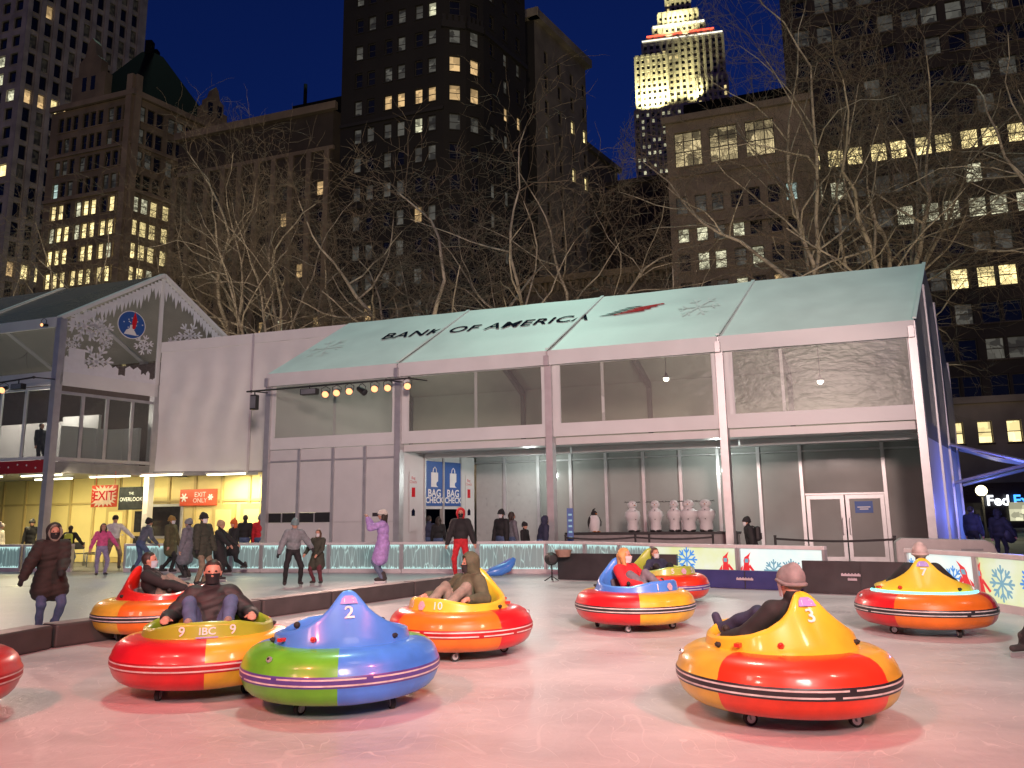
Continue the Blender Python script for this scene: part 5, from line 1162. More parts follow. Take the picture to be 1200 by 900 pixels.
rider('three', 'person in black with a rose-grey knit cap sitting in amber bumper car 3', h=1.8, top='black', legs='navy', shoe='navy', hat=('beanie','rose'), hair=None, mask='white', pad=.03, vox=.011, dz=-.04, head=(-20,0), torso=(0,-.36,.93), LH=(-.37,.22,.66), RH=(.37,.22,.66), feet=((-.30,.42,.62),(-.02,.46,.60)))
rider('cyan', 'person in a rose knit cap almost hidden behind the back of the cyan-lit car', h=1.75, top='black', legs='black', hat=('beanie','palepink'), hair=None, pad=.04, vox=.013, dz=-.02)
# ------------------------------------------------------------------ bare plane trees behind the tents
BARK = mat('plane bark', (.46,.41,.33), .85, var=.35, scale=2.2, bump=.4, bscale=9)
TWIG = mat('twig bark', (.17,.135,.10), .85, var=.3, scale=3)
def grow_tree(seed, Ht, spread=1., fork=.28, r0=.28, limbs=5):
    R = random.Random(seed); big = MB(); mid = MB(); tw = MB()
    def inside(q): return ((q.x**2+q.y**2)/(Ht*.40*spread)**2+((q.z-Ht*.58)/(Ht*.44))**2) < 1 or q.z < Ht*.3
    def rnd(s): return V(R.uniform(-s,s), R.uniform(-s,s), R.uniform(-s,s))
    def branch(p, d, L_, r, lev):
        n = (7,7,5,4,3,3)[lev]; pts = [p]; rs = [r]; q = p.copy(); d = d.copy(); end = r*(.5 if lev < 2 else .35)
        for i in range(n):
            d = (d+rnd((.13,.28,.36,.42,.45,.4)[lev])+V(0,0,(.0,.05,.01,.0,.0,.0)[lev])).normalized(); q2 = q+d*(L_/n)
            if lev and not inside(q2):
                d = (d+(V(0,0,Ht*.5)-q).normalized()*R.uniform(.5,1.)).normalized(); q2 = q+d*(L_/n)*.6
                if not inside(q2) and lev > 1: break
            q = q2; pts.append(q.copy()); rs.append(r+(end-r)*(i+1)/n)
        if len(pts) < 2: return
        n = len(pts)-1
        (big if lev < 2 else mid if lev < 3 else tw).path(pts, rs, (8,6,5,3,3,3)[lev], 0, caps=lev < 2)
        if lev == 5: return
        kids = (limbs,6,5,4,2)[lev]
        for i in range(kids):
            f = R.uniform(.55,1.) if lev == 0 else R.uniform(.25,1.); j = min(n-1, int(f*n)); b = pts[j]+(pts[j+1]-pts[j])*(f*n-j)
            dd = (pts[j+1]-pts[j]).normalized(); ax = dd.orthogonal().normalized(); ax = Matrix.Rotation(i*2.4+R.uniform(-.5,.5),3,dd) @ ax
            ang = R.uniform(.5,1.15)*spread if lev else R.uniform(.3,.8)*spread
            nd = (dd*math.cos(ang)+ax*math.sin(ang)).normalized()
            branch(b, nd, L_*R.uniform(.45,.72)*(1.25 if lev == 0 else .92), max(.008, rs[j]*R.uniform(.46,.64)), lev+1)
        if lev: branch(pts[-1], d, L_*.6, max(.008, end*.9), lev+1)
    branch(V(0,0,-.3), V(R.uniform(-.06,.06),R.uniform(-.06,.06),1), Ht*fork*1.5, r0, 0)
    return big, mid, tw
TREES = []
def tree_proto(seed, Ht, **k):
    big, mid, tw = grow_tree(seed, Ht, **k); t = thing('plane_tree', '-', 'tree')
    big.build('trunk', BARK, t, fix=False); mid.build('limbs', BARK, t, fix=False); tw.build('crown', TWIG, t, fix=False)
    zt = max(v[2] for v in tw.v); TREES.append((t, zt, False)); return t
for a in ((11,22,dict(spread=1.0,fork=.26)),(23,22,dict(spread=1.15,fork=.22,limbs=6)),(37,24,dict(spread=.9,fork=.30)),(52,22,dict(spread=1.2,fork=.2,limbs=6,r0=.30))): tree_proto(a[0], a[1], **a[2])
used = [False]*4
def put_tree(v, px, Y, top, rz, label, w=1.):
    t0, zt, _ = TREES[v]; p = atY(px, 330, Y); z = atY(px, top, Y).z; s = z/zt
    if not used[v]: t = t0; used[v] = True
    else: t = copy_tree(t0)
    t.location = (p.x, p.y, 0); t.rotation_euler = (0,0,rz); t.scale = (s*w, s*w, s); tag(t, label, 'tree', 'bare plane trees behind the tents')
put_tree(1, 28, 47, 205, .3, 'bare tree at the far left above the glazed pavilion roof')
put_tree(0, 246, 46, 112, 1.0, 'tall bare tree rising behind the gable of the glazed pavilion')
put_tree(2, 306, 42, 130, 2.2, 'bare tree with pale straight trunk above the white link wall')
put_tree(1, 362, 47, 165, 3.9, 'bare tree above the left end of the long tent roof')
put_tree(3, 436, 44, 160, .6, 'bare tree with low wide fork in front of the black tower')
put_tree(3, 566, 41, 150, 2.6, 'large pale-limbed bare tree in the middle, left of the blue sky gap', 1.05)
put_tree(1, 648, 45, 142, 5.2, 'bare tree with reddish crown below the grey cornice building')
put_tree(0, 722, 48, 265, 4.1, 'small dark bare tree below the blue sky gap')
put_tree(2, 775, 46, 250, .4, 'bare tree left of the pale limestone building')
put_tree(2, 985, 36, -20, 3.2, 'tallest bare tree, twin stems in front of the limestone corner', 1.1)
put_tree(0, 1040, 39, -10, 2.0, 'tall bare tree just right of the tallest one, before the dark brick facade', 1.1)
put_tree(2, 1030, 47, 60, 5.4, 'wide bare tree in front of the lit office windows')
put_tree(2, 1300, 31, -60, 1.2, 'near pale-limbed bare tree at the right picture edge', 1.2)
# ------------------------------------------------------------------ buildings across the street
G0 = V(28.8,72,0)
def onG(px, back=0, y=230):
    d = ray(px, y); k = d.x/d.y; o = G0+B*back; s = (k*o.y-o.x)/(D.x-k*D.y); return o+D*s
def wB(p, px, y):
    d = ray(px, y); k = d.x/d.y; return (k*p.y-p.x)/(B.x-k*B.y)
def zat(px, y, p): return atY(px, y, p.y).z
WIN = dict(hall=emit('window hall', (1,.80,.42), .62, noise=.85, nscale=1.0), bright=emit('window bright', (1,.80,.36), 1.9, noise=.45, nscale=1.3), warm=emit('window warm', (1,.66,.30), .75, noise=.5, nscale=1.1), white=emit('window white', (.95,.92,.62), .95, noise=.75, nscale=2.2),
    cool=emit('window cool', (.70,.95,.86), .75, noise=.4, nscale=1.2), dim=emit('window dim', (.62,.60,.50), .12, noise=.8, nscale=1.2), faint=emit('window faint', (.7,.6,.4), .035, noise=.9, nscale=1.5), dark=mat('window dark glass', (.012,.013,.016), .08, var=.3, scale=.5, bump=.03, bscale=1))
WFR = mat('window frame', (.05,.048,.045), .5, var=.1)
def brick(name, col, **k): return mat(name, col, .85, var=.28, scale=.35, bump=.25, bscale=2.5, **k)
def winmesh(w, h, e, n, m, style, rec):
    mb = MB(); P3 = lambda x, z, y: e*x+V(0,0,z)+n*y
    def bx(x0,x1,z0,z1,y0,y1,mi):
        vs = [P3(x,z,y) for x in (x0,x1) for z in (z0,z1) for y in (y0,y1)]; mb.add(vs, [(0,1,3,2),(4,6,7,5),(0,4,5,1),(2,3,7,6),(0,2,6,4),(1,5,7,3)], mi)
    f = .07
    bx(-w/2,w/2,-h/2,h/2,rec,rec+.03,1)
    for a in ((-w/2,-w/2+f,-h/2,h/2),(w/2-f,w/2,-h/2,h/2),(-w/2+f,w/2-f,-h/2,-h/2+f),(-w/2+f,w/2-f,h/2-f,h/2)): bx(*a,rec-.05,rec-.002,0)
    if style == 'sash': bx(-w/2+f,w/2-f,-.04,.04,rec-.04,rec-.002,0)
    if style == 'grid':
        for x in (-w/6,w/6): bx(x-.05,x+.05,-h/2+f,h/2-f,rec-.045,rec-.002,0)
        for z in (-h*.05,h*.25): bx(-w/2+f,w/2-f,z-.05,z+.05,rec-.04,rec-.003,0)
    bx(-w/2-.1,w/2+.1,-h/2-.14,-h/2,-.12,rec,2)
    return mb
class Tower:
    def __init__(s, label, p, wall, trim=None, name='office_building', cat='building'):
        s.t = thing(name, label, cat, (p.x,p.y,0)); s.o = V(p.x,p.y,0); s.wall = wall; s.trim = trim or wall; s.cache = {}; s.wins = []
    def face(s, c, e, width, z0, z1, cols, rows, w, h, pick, style='sash', rec=.28, wall=None, pil=None):
        """one wall with real openings. c = corner, e = direction along it; cols = window centres, rows = window mid heights"""
        n = V(-e.y, e.x, 0).normalized(); n = n if n.dot(V(c.x,c.y,0)) > 0 else -n
        us = sorted({0., width} | {x for q in cols for x in (q-w/2, q+w/2)}); zs = sorted({z0, z1} | {x for q in rows for x in (q-h/2, q+h/2)})
        us = [u for u in us if 0 <= u <= width]; zs = [z for z in zs if z0 <= z <= z1]; mb = MB(); pos = lambda u, z, y=0: c-s.o+e*u+V(0,0,z)+n*y
        ci = [(q-w/2,q+w/2) for q in cols if q-w/2 > 0 and q+w/2 < width]; ri = [(q-h/2,q+h/2) for q in rows if q-h/2 > z0 and q+h/2 < z1]
        opz = {}
        for a, b in zip(zs, zs[1:]):
            m_ = (a+b)/2; inr = any(p < m_ < q for p, q in ri)
            if not inr: mb.quad(pos(0,a),pos(width,a),pos(width,b),pos(0,b)); continue
            for u, v in zip(us, us[1:]):
                mu = (u+v)/2
                if any(p < mu < q for p, q in ci):
                    mb.quad(pos(u,a),pos(u,b),pos(u,b,rec),pos(u,a,rec)); mb.quad(pos(v,a),pos(v,a,rec),pos(v,b,rec),pos(v,b)); mb.quad(pos(u,b),pos(v,b),pos(v,b,rec),pos(u,b,rec)); mb.quad(pos(u,a),pos(u,a,rec),pos(v,a,rec),pos(v,a))
                else: mb.quad(pos(u,a),pos(v,a),pos(v,b),pos(u,b))
        if pil:
            for u in [q for q in pil[0] if q <= width+.01]:
                a, b = pos(u-pil[1]/2,z0,-pil[2]), pos(u+pil[1]/2,z0,-pil[2]); up = V(0,0,z1-z0); bk = n*(pil[2]+.05)
                mb.add([a,b,b+up,a+up,a+bk,b+bk,b+up+bk,a+up+bk], [(0,1,2,3),(0,3,7,4),(1,5,6,2),(3,2,6,7)])
        mb.build('wall', wall or s.wall, s.t, fix=False)
        for j, z in enumerate(rows):
            for i, u in enumerate(cols):
                if not (u-w/2 > 0 and u+w/2 < width and z-h/2 > z0 and z+h/2 < z1): continue
                kind = pick(i, j, len(cols), len(rows)); p = c+e*u+V(0,0,z)
                if kind: s.wins.append((kind, p, (w,h,tuple(e),tuple(n),style,rec)))
    def windows(s):
        order = {'hall':0,'bright':0,'white':0,'cool':0,'warm':0,'dim':1,'faint':2,'dark':3}
        s.wins.sort(key=lambda q: (order[q[0]]))
        rest = {}
        for i, (kind, p, a) in enumerate(s.wins):
            key = (kind,)+a
            if i < 99:
                if key not in s.cache:
                    mb = winmesh(a[0],a[1],V(*a[2]),V(*a[3]),kind,a[4],a[5]); s.cache[key] = mb.build('window', [WFR, WIN[kind], s.trim], s.t, fix=False); o = s.cache[key]
                else: o = s.cache[key].copy(); COL.objects.link(o)
                o.location = p-s.o
            else: rest.setdefault(key, []).append(p)
        if rest:
            mb = MB(); mats = [WFR, s.trim]+list(WIN.values()); ks = list(WIN)
            for key, ps in rest.items():
                wm = winmesh(key[1],key[2],V(*key[3]),V(*key[4]),key[0],key[5],key[6]); mi = [{0:0,1:2+ks.index(key[0]),2:1}[m] for m in wm.m]
                for p in ps:
                    n = len(mb.v); q = p-s.o; mb.v += [(v[0]+q.x,v[1]+q.y,v[2]+q.z) for v in wm.v]; mb.f += [[i+n for i in f] for f in wm.f]; mb.m += mi; mb.sm += wm.sm
            o = mb.build('window', mats, s.t, fix=False); o['kind'] = 'stuff'
    def part(s, name, m, fn):
        mb = MB(); fn(mb); o = mb.build(name, m, s.t); return o
    def pbox(s, mb, c, e, w, dpt, z0, z1, out=0, m=0):
        """block from corner c, w along e, dpt inward"""
        n = V(-e.y, e.x, 0).normalized(); n = n if n.dot(V(c.x,c.y,0)) > 0 else -n
        a = c-s.o-n*out; vs = [a+e*u+n*y+V(0,0,z) for u in (0,w) for y in (0,dpt) for z in (z0,z1)]
        mb.add(vs, [(0,1,3,2),(4,6,7,5),(0,4,5,1),(2,3,7,6),(0,2,6,4),(1,5,7,3)], m)
RR = random.Random(5)
def prob(**kw):
    ks = list(kw.items())
    def f(*a):
        x = RR.random(); t = 0
        for k, v in ks:
            t += v
            if x < t: return k
        return 'dark'
    return f
def seq(n, a, step): return [a+step*i for i in range(n)]
# grey-piered tower, upper left
p = onG(10, 30); b1 = Tower('tall grey tower with light vertical piers at the upper left corner', p, brick('pale grey stone', (.46,.42,.36)))
hgt = 165; Lr = seq(38, 6, 4.15)
def pk1(i, j, n, m): return RR.choice(('warm','warm','bright')) if j in (11,20) and i < 5 and RR.random() < .8 else 'warm' if RR.random() < .03 else 'faint' if RR.random() < .3 else 'dark'
w1 = wB(p, 172, 20)
b1.face(p, B, w1, 0, hgt, seq(18, 1.6, 2.6), Lr, 1.3, 3.1, pk1, 'plain', .4, pil=(seq(19, .3, 2.6), .9, .4))
b1.face(p, -D, 30, 0, hgt, seq(8, 2.6, 3.6), Lr, 2.2, 2.7, prob(white=.10,bright=.05,dim=.2), 'plain', .4)
b1.part('roof', b1.wall, lambda mb: (b1.pbox(mb, p-D*30, D, 30, 1, hgt, hgt+1.5), mb.add([q-b1.o+V(0,0,hgt) for q in (p, p-D*30, p-D*30+B*w1, p+B*w1)], [(0,1,2,3)])))
b1.windows()
# brown gabled hotel
p = onG(148); b2 = Tower('brown brick hotel with stepped gables and dark steep roof, many windows lit', p, brick('brown brick', (.19,.15,.105)), brick('brown stone trim', (.24,.19,.14)))
zt = zat(148, 112, p); fl = 3.35; rows = [zt-2.2-fl*i for i in range(14)][::-1]; nr = len(rows)
def pk2(i, j, n, m):
    k = m-1-j
    if k in (4,5,6,7,8,9): return 'bright' if RR.random() < (.85 if k in (5,6,7) else .62) else 'white' if RR.random() < .4 else 'dark'
    if k > 9: return 'bright' if RR.random() < .35 else 'faint'
    return 'cool' if (k == 3 and i == 8) else 'dim' if RR.random() < .25 else 'dark'
wl = (p-onG(52)).length
tri = lambda n, a, g: [a+g*i+o for i in range(n) for o in (-1.35,0,1.35)]
b2.face(p, -D, wl, 0, zt, tri(4, 2.6, 4.6), rows, 1.05, 2.3, pk2)
b2.face(p, B, 14.5, 0, zt, tri(3, 2.7, 4.5), rows, 1.05, 2.3, pk2)
for z, o, hh in ((zt,.5,.8),(rows[-4]-1.8,.3,.5),(rows[-2]-1.75,.25,.35)):
    b2.part('cornice', b2.trim, lambda mb: (b2.pbox(mb, p+D*o, -D, wl+o, .4, z, z+hh, o), b2.pbox(mb, p+B*.0, B, 14.5, .4, z, z+hh, o)))
def cor(mb):
    b2.pbox(mb, p, -D, 1.0, .5, 8, zt+3.2, .45); b2.pbox(mb, p, B, .9, .5, 8, zt+3.2, .45)
b2.part('corner_pier', b2.trim, cor)
def gab(mb, c, e, w, h):
    n = V(-e.y, e.x, 0).normalized(); n = n if n.dot(V(c.x,c.y,0)) > 0 else -n
    poly = [(0,0),(w,0),(w,h*.4),(w*.84,h*.4),(w*.84,h*.62),(w*.68,h*.70),(w*.60,h*.92),(w*.5,h),(w*.40,h*.92),(w*.32,h*.70),(w*.16,h*.62),(w*.16,h*.4),(0,h*.4)]
    mb.prism(poly, lambda u,v,q: c-b2.o+e*u+V(0,0,zt+.8+v)+n*(q-.3), 1.2)
for c, e, w, h in ((p-D*5.2, -D, 6.0, 9.8), (p-D*.2+B*10.4, B, 4.4, 6.5)):
    b2.part('gable', b2.wall, lambda mb: gab(mb, c, e, w, h))
    for k in (-1,1):
        def gw(mb): n = V(-e.y,e.x,0).normalized(); n = n if n.dot(V(c.x,c.y,0)) > 0 else -n; q = c-b2.o+e*(w/2+k*.8)-n*.32+V(0,0,zt+2.2); mb.add([q-e*.4, q+e*.4, q+e*.4+V(0,0,2.2), q-e*.4+V(0,0,2.2)], [(0,1,2,3)])
        b2.part('gable_window', WIN['dark'], gw)
SLATE = mat('dark slate', (.006,.006,.007), .8, var=.3, scale=2, spec=.05)
def steep(mb):
    a = [p-D*.8+B*.8, p-D*(wl-1)+B*.8, p-D*(wl-1)+B*14, p-D*.8+B*14]; c = [p-D*5.6+B*6.2, p-D*7.2+B*6.2, p-D*7.2+B*8.4, p-D*5.6+B*8.4]
    vs = [q-b2.o+V(0,0,zt+.8) for q in a]+[q-b2.o+V(0,0,zt+11.5) for q in c]; mb.add(vs, [(0,1,5,4),(1,2,6,5),(2,3,7,6),(3,0,4,7),(4,5,6,7)])
    for k, q in enumerate((c[0], c[2])): q = q-b2.o; mb.box((q.x,q.y,zt+11.8),(1,1,2.2))
b2.part('roof', SLATE, steep); b2.windows()
# lower brown block behind the trees
p = onG(388, 1); b3 = Tower('lower brown masonry block behind the bare trees, left of the black tower', p, brick('dull brown stone', (.05,.041,.033)))
zt = zat(388, 128, p); wl = (p-onG(206,1)).length
b3.face(p, -D, wl, 0, zt, seq(9, 1.6, wl/9.2), seq(12, 4, 3.5), 1.3, 2.0, prob(white=.04,warm=.04,faint=.25,dim=.06))
b3.face(p, B, 16, 0, zt, seq(4, 2, 3.6), seq(12, 4, 3.5), 1.3, 2., prob(faint=.3))
def bc(mb):
    b3.pbox(mb, p+D*.6, -D, wl+1, .6, zt-.2, zt+.8, .6); b3.pbox(mb, p+D*.3, -D, wl, .4, zt-5.5, zt-5.0, .3)
    for u in seq(10, .3, wl/9.2): b3.pbox(mb, p-D*u, -D, .7, .5, 12, zt-5.5, .3)
b3.part('cornice', brick('cornice stone', (.20,.16,.12)), bc)
def tank(mb):
    b3.pbox(mb, p-D*1+B*4, -D, 9, 6, zt, zt+4.2); b3.pbox(mb, p-D*10+B*4, -D, 7, 5, zt, zt+2.2)
    for u in (2,8): q = p-D*u+B*4-b3.o; mb.tube(q+V(0,0,zt+4), q+V(0,0,zt+7), .25)
b3.part('roof_plant', SLATE, tank); b3.windows()
# black brick tower with a rounded corner bay
p = onG(520); pe = onG(397); b4 = Tower('black brick tower with rounded corner bay and a few amber windows', p, brick('black brick', (.012,.011,.011)), mat('dark trim', (.018,.017,.016), .7))
hgt = 78; fl = 3.75; z1 = zat(520, 73, p); rows = [z1+fl*k for k in range(-13,7)]; r1 = 13
def pk4(i, j, n, m):
    if j == r1-1 and i < 4: return 'warm'
    if j in (r1,) and i == 0: return 'dim'
    return 'warm' if RR.random() < .02 else 'dim' if RR.random() < .6 else 'white' if RR.random() < .14 else 'dark'
wl = (p-pe).length; cols = [1.6+o+4.1*i for i in range(6) for o in (0,1.75)]
b4.face(p, -D, wl, 0, hgt, cols, rows, 1.05, 2.0, pk4)
c1, c2 = p+D*1.9+B*1.4, p+D*2.9+B*3.4; e1 = (c1-p).normalized(); e2 = (c2-c1).normalized()
lit4 = lambda *a: 'warm' if a[1] in (r1,r1-1) else 'dim' if a[1] in (r1-2,r1+1) else 'dark'
b4.face(p, e1, (c1-p).length, 0, hgt, [(c1-p).length/2], rows, 1.35, 2.1, lit4); b4.face(c1, e2, (c2-c1).length, 0, hgt, [(c2-c1).length/2], rows, 1.2, 2.1, lit4)
w4 = wB(c2, 616, 60)
b4.face(c2, B, w4, 0, hgt, seq(7, 1.8, 2.9), rows, .95, 2.0, lambda i,j,n,m: 'warm' if j in (r1-1,) and i in (1,2) else 'dim' if RR.random() < .4 else 'dark')
def crn(mb):
    z = zat(520, 27, p)
    for a, e, w in ((p-D*.4, e1, 2.9), (c1, e2, 2.3)):
        b4.pbox(mb, a, e, w, .6, z-.6, z+.3, .5)
        for k in range(4): b4.pbox(mb, a+e*(w/4*k+.1), e, w/4*.6, .5, z+.3, z+1.1, .5)
b4.part('cornice', b4.trim, crn); z4 = zat(520, 27, p)
for zz in (z4-22.2, z4-11.3): b4.part('string_course', b4.trim, lambda mb: b4.pbox(mb, p, -D, wl, .4, zz, zz+.4, .25))
b4.part('string_course', b4.trim, lambda mb: b4.pbox(mb, c2, B, w4, .4, z4-.4, z4+.2, .3)); b4.windows()
# grey building with a cornice, left of the sky gap
p = onG(630, 20); b5 = Tower('grey stone building with a projecting cornice beside the blue sky gap', p, brick('grey stone wall', (.19,.17,.14)))
zt = zat(630, 20, p); 
w5 = wB(p, 685, 60)
b5.face(p, B, w5, 0, zt, seq(9, 3.0, 3.7), [zt-5-3.9*k for k in range(14)][::-1], 1.0, 2.2, lambda i,j,n,m: 'bright' if (i in (2,) and j in (9,11)) or RR.random() < .04 else 'dim' if RR.random() < .1 else 'dark')
b5.face(p, -D, 10, 0, zt, seq(3, 2, 3), [zt-5-3.9*k for k in range(14)][::-1], 1.0, 2.2, prob(dim=.1), wall=b4.wall)
b5.part('cornice', brick('cornice grey', (.26,.23,.19)), lambda mb: (b5.pbox(mb, p-B*.8, B, w5+1.5, 1.5, zt-.4, zt+.9, .9), b5.pbox(mb, p+D*.9, -D, 11, 1, zt-.4, zt+.9, .9)))
b5.windows()
p = onG(686, 40); b6 = Tower('lower dark stepped wing right of the grey cornice building', p, brick('dim stone', (.10,.085,.07)))
zt = zat(700, 172, p); 
b6.face(p, -D, 12, 0, zt, seq(4, 1.6, 2.8), seq(11, 4, 3.8), 1., 2., prob(bright=.06,dim=.1)); b6.face(p, B, 12, 0, zt, seq(4, 1.6, 2.8), seq(11, 4, 3.8), 1., 2., prob(bright=.08,dim=.1))
b6.part('cornice', b6.wall, lambda mb: (b6.pbox(mb, p+D*.6, -D, 13, .6, zt, zt+.9, .6), b6.pbox(mb, p, B, 12.6, .6, zt, zt+.9, .6))); b6.windows()
p = onG(788, 4); b7 = Tower('low dark building with a bracketed cornice below the lit skyscraper', p, brick('dark low stone', (.11,.095,.07)))
zt = zat(740, 322, onG(740,4)); wl = (p-onG(612,4)).length
b7.face(p, -D, wl, 0, zt, seq(9, 1.5, wl/9.3), seq(6, 4, 3.5), 1.2, 2.0, prob(bright=.15,dim=.2))
def bk(mb):
    b7.pbox(mb, p+D*.3, -D, wl, .8, zt, zt+.7, .8)
    for k in range(24): b7.pbox(mb, p-D*(k*wl/24), -D, .3, .6, zt-.9, zt, .5)
b7.part('cornice', brick('cornice ochre', (.22,.18,.10)), bk); b7.windows()
p = onG(784, 45); b8 = Tower('dark mid-height block in the gap under the lit skyscraper', p, brick('dark block', (.045,.04,.035)))
zt = zat(745, 215, onG(745,45)); wl = (p-onG(712,45)).length
b8.face(p, -D, wl, 0, zt, seq(5, 1.6, 2.3), seq(9, 4, 3.7), 1.1, 1.9, lambda i,j,n,m: 'bright' if (j,i) in ((5,4),(4,3),(4,2)) else 'faint'); b8.face(p-D*wl, B, 20, 0, zt, [], [], 1, 1, prob())
b8.part('cornice', b8.wall, lambda mb: b8.pbox(mb, p+D*.3, -D, wl+.6, 1, zt, zt+.8, .4)); b8.windows()
# the floodlit skyscraper far behind
STONE = mat('limestone', (.46,.43,.36), .8, var=.12, scale=.05)
def esb_pt(px, y=110): d = ray(px, y); return V(d.x/d.y*450, 450, 0)
p = esb_pt(797); b9 = Tower('floodlit skyscraper with stepped top glowing yellow-green far behind', p, STONE, name='skyscraper')
E9 = V(.98,-.2,0).normalized(); N9 = V(.2,.98,0).normalized()
def tier(px0, px1, y1, y0, dep, nc, fh, pick, wall=None, wv=.5):
    w = (esb_pt(px1,y1)-esb_pt(px0,y1)).length*1.02; c = p+E9*((esb_pt(px0,y1)-p).dot(E9))-N9*dep; z1 = atY((px0+px1)/2,y1,440).z; z0 = 0 if y0 is None else atY((px0+px1)/2,y0,440).z-2
    n = int((z1-z0-3)/fh); cs = seq(nc, w/nc/2, w/nc); cw = w/nc*wv
    b9.face(c, E9, w, z0, z1, cs, [z1-3.2-fh*k for k in range(n)][::-1], cw, fh*.62, pick, 'plain', .8, wall, pil=(seq(nc+1, .001, w/nc), w/nc*.34, .9))
    for sd in (0, w):
        cc = c+E9*sd; b9.face(cc, N9, 40, z0, z1, seq(8,2.5,5), [z1-3.2-fh*k for k in range(n)][::-1], 1.8, fh*.55, pick, 'plain', .5, wall)
    b9.part('setback_roof', STONE, lambda mb: (mb.add([q-b9.o+V(0,0,z1-.01) for q in (c, c+E9*w, c+E9*w+N9*40, c+N9*40)], [(0,1,2,3)]), b9.pbox(mb, c, E9, w, 1, z1, z1+1.4, .3)))
    return c, w, z0, z1
low9 = lambda i,j,n,m: 'white' if RR.random() < (.42 if i < n*.35 else .2) and j > m*.55 else 'faint' if RR.random() < .3 else 'dark'
mid9 = lambda i,j,n,m: 'bright' if RR.random() < .10 else 'dark'
A9 = tier(744, 848, 128, None, 14, 18, 4.2, low9); B9 = tier(744, 779, 64, 128, 12, 6, 4.2, mid9); E9t = tier(815, 848, 96, 128, 12, 6, 4.2, mid9)
C9 = tier(752, 841, 42, 128, 6, 13, 4.2, mid9); D9 = tier(757, 832, 31, 42, 2, 11, 4., mid9); F9 = tier(764, 822, 14, 31, -3, 9, 4., mid9); G9 = tier(770, 815, -4, 14, -6, 8, 4., mid9); H9 = tier(778, 806, -40, -4, -12, 5, 4., mid9)
def band(nm, T9, m, zz, hh): 
    c, w, z0, z1 = T9; b9.part(nm, m, lambda mb: b9.pbox(mb, c, E9, w, .5, z1+zz, z1+zz+hh, 1.2))
band('light_band', D9, emit('red neon band', (1,.10,.05), 3), -.2, 1.0); band('light_band', F9, emit('white neon band', (1,.95,.75), 1.6), -1.2, 1.6); band('light_band', C9, emit('white neon band', (1,.95,.75), 1.6), 1.0, .7)
b9.windows()
FL = (1,.92,.46)
for T9, e, az in ((B9,1.0e5,.0),(C9,5.5e4,0),(F9,3.5e4,0),(G9,3e4,0)):
    c, w, z0, z1 = T9; q = c+E9*(w*.5)-N9*11; zb = max(z0, z1-46)
    for f in (.3,.62): 
        q = c+E9*(w*f)-N9*9; spot('setback_flood', (q.x,q.y,zb+1), (q.x+N9.x*9,q.y+N9.y*9,zb+24), FL, e, 120, .8, 1.)
# pale limestone building on the right
p = onG(958); b10 = Tower('pale limestone building with tall gridded windows on its top floor', p, brick('warm limestone', (.36,.30,.21)))
zt = zat(958, 118, p); wl = (p-onG(784)).length; fl = 3.1; zz = zat(867, 165, onG(867))
cw = wl/4.0
b10.face(p, -D, wl, zz-2.9, zt, [wl-cw*k-cw*.62 for k in range(4)], [zz], 2.8, 3.9, lambda i,j,n,m: 'hall', 'grid', .3)
rows = [zz-6.2-fl*k for k in range(10)]; rows = [r for r in rows if r > 3][::-1]
def pk10(i, j, n, m):
    k = m-1-j; return 'cool' if k == 0 and i in (6,7) else 'white' if RR.random() < .28 else 'warm' if RR.random() < .08 else 'dim' if RR.random() < .3 else 'dark'
b10.face(p, -D, wl, 0, zz-2.9, [wl-cw*k-cw*.62+o for k in range(4) for o in (-.95,.95)], rows, 1.15, 1.9, pk10)
b10.face(p-D*wl, B, 22, 0, zt, seq(5,3,4), rows, 1.1, 1.8, prob(dim=.1))
b10.face(p, B, 22, 0, zt, [], [], 1, 1, prob())
def c10(mb):
    b10.pbox(mb, p+D*.4, -D, wl+.8, .6, zt, zt+.7, .4); b10.pbox(mb, p+D*.2, -D, wl+.4, .4, zz-3.1, zz-2.8, .22)
    for k in range(4): b10.pbox(mb, p-D*(wl-cw*k-cw*.62-1.7), -D, 3.4, .3, zz-8.9, zz-8.6, .35)
b10.part('cornice', b10.wall, c10)
b10.part('roof_plant', SLATE, lambda mb: (b10.pbox(mb, p-D*3+B*5, -D, wl-3.2, 12, zt-2, zt+4.6), b10.pbox(mb, p-D*4.2+B*9, -D, 3.2, 4, zt+4.6, zt+6.4), b10.pbox(mb, p-D*.2+B*.5, -D, wl-.4, 21, zt-1, zt-.5)))
b10.windows()
# dark brick building with a row of brightly lit windows, shop below
p0 = onG(1330, 1.5); p = p0; pe = onG(932, 1.5); b11 = Tower('dark brick office building at the right with one bright row of windows', p, brick('dark brown brick', (.05,.041,.034)), brick('dark trim stone', (.11,.09,.07)))
wl = (p-pe).length; z1 = zat(1130, 164, onG(1130,1.5)); fl = 3.42; rows = [z1+fl*k for k in range(-7,9)]; hgt = rows[-1]+5
def pk11(i, j, n, m):
    k = j-7
    if k == 0: return 'bright'
    if k == -1: return 'dim' if RR.random() < .6 else 'white'
    if k == -2: return 'white' if RR.random() < .75 else 'dim'
    if k == -4: return 'bright' if 3 < i < 9 or RR.random() < .4 else 'dim'
    if k in (-5,-6): return 'dim' if RR.random() < .6 else 'dark'
    if k in (4,5): return 'dim' if RR.random() < .6 else 'dark'
    return 'dim' if RR.random() < .18 else 'dark'
zb = zat(1160, 468, onG(1160,1.5,468)); s0 = (p-onG(1150,1.5,170)).length % 3.95
cols = [s0+3.95*k+o for k in range(-1,14) for o in (-.88,.88)]
b11.face(p, -D, wl, zb, hgt, cols, rows, 1.5, 2.0, pk11)
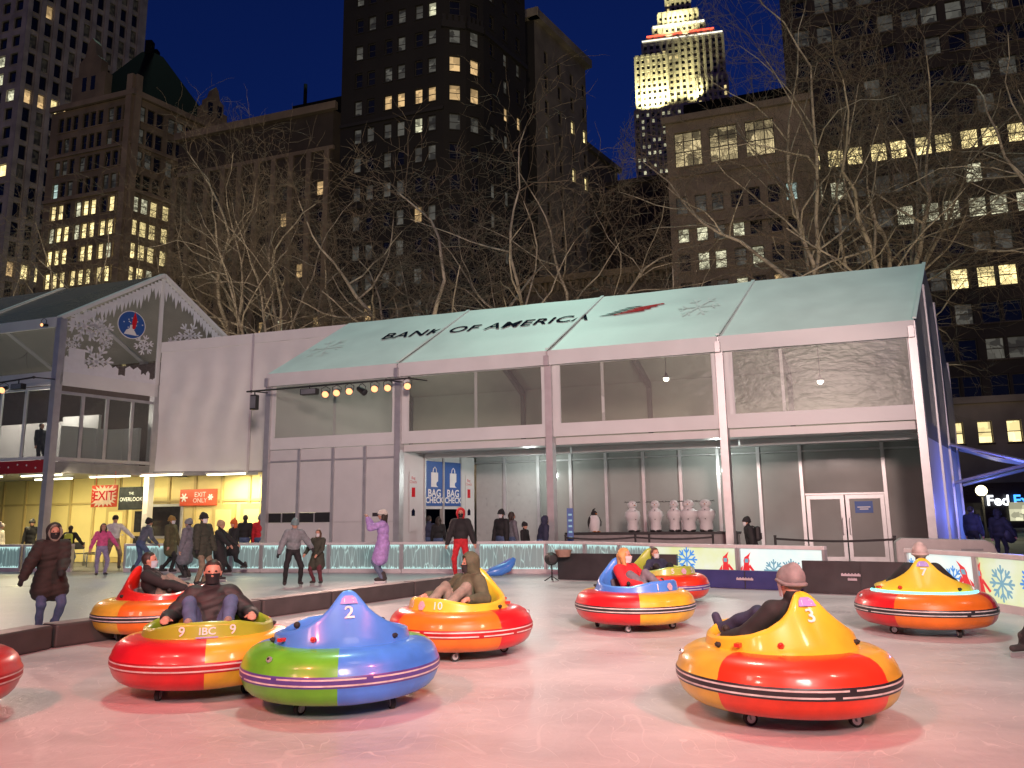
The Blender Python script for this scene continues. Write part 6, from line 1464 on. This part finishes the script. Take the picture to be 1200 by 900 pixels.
LS = brick('base limestone', (.40,.35,.26)); zs = zat(1160, 562, onG(1160,1.5,562)); zw = zat(1160, 506, onG(1160,1.5,506))
b11.face(p, -D, wl, zs, zb, [s0+1.2+2.3*k for k in range(22)], [zw], 1.15, 2.0, prob(bright=.7,white=.2), 'sash', .3, LS)
b11.face(pe, B, 24, 0, hgt, seq(5,3,4), rows, 1.2, 1.7, prob(dim=.1)); b11.face(p, B, 24, 0, hgt, [], [], 1, 1, prob())
b11.part('cornice', LS, lambda mb: (b11.pbox(mb, p, -D, wl, .5, zb-.3, zb+.3, .3), b11.pbox(mb, p, -D, wl, .5, zs-.3, zs+.2, .4)))
b11.part('shop_front', mat('shop dark', (.015,.014,.016), .3), lambda mb: b11.pbox(mb, p, -D, wl, .5, 0, zs-.3, .1))
b11.part('upper_storeys', b11.wall, lambda mb: b11.pbox(mb, p-D*1+B*6, -D, wl-2, 16, hgt-.2, hgt+24))
fx = onG(1156, 1.1, 590)-b11.o
def fpt(x, z): return fx+D*x+V(0,0,z)
zsg = zat(1170, 587, onG(1170,1.5,587))
for body, m, x0 in (('Fed', emit('sign white', (.9,.92,1), 2.4), 0), ('Ex', emit('sign blue', (.05,.30,1), 2.6), 0), ('O', emit('sign blue', (.05,.30,1), 2.6), 0)):
    vs, fs = text_polys(body, 1.25, .05, align='LEFT', bold=.03); x0 = {'Fed':0,'Ex':2.05,'O':3.75}[body]
    mb = MB(); mb.add([fpt(x0+v[0]*.98, zsg+v[1])-V(-.316,-.949,0)*0+V(-.05,-.12,0)*1+V(0,v[2]*.0-.0,0) for v in vs], fs); mb.build('sign_lettering', m, b11.t, fix=False)
def shopwin(mb, x0, x1, z0, z1): mb.add([fpt(x0,z0)+V(0,-.14,0),fpt(x1,z0)+V(0,-.14,0),fpt(x1,z1)+V(0,-.14,0),fpt(x0,z1)+V(0,-.14,0)], [(0,1,2,3)])
for x0, x1, m in ((1.6,3.6,'white'),(4.2,6,'bright'),(-2.,-.4,'faint')): b11.part('shop_window', WIN[m], lambda mb: shopwin(mb, x0, x1, .6, 2.2))
b11.windows()
# street lamp with a globe, in front of the shop
q = atY(1150, 575, 44); t = thing('street_lamp', 'street lamp with a bright round globe in front of the lit shop sign', 'street lamp', (q.x,q.y,0))
mb = MB(); mb.lathe([(0,0),(.16,0),(.13,.3),(.07,.5),(.06,q.z-.35),(.12,q.z-.3),(.12,q.z-.24),(0,q.z-.24)], n=12); mb.build('pole', BLACK, t)
mb = MB(); mb.ball((0,0,q.z),.30,0,16); mb.build('globe', emit('globe lamp', (1,.86,.5), 5), t); point('globe_light', (q.x,q.y-.5,q.z), (1,.85,.5), 300, .3)
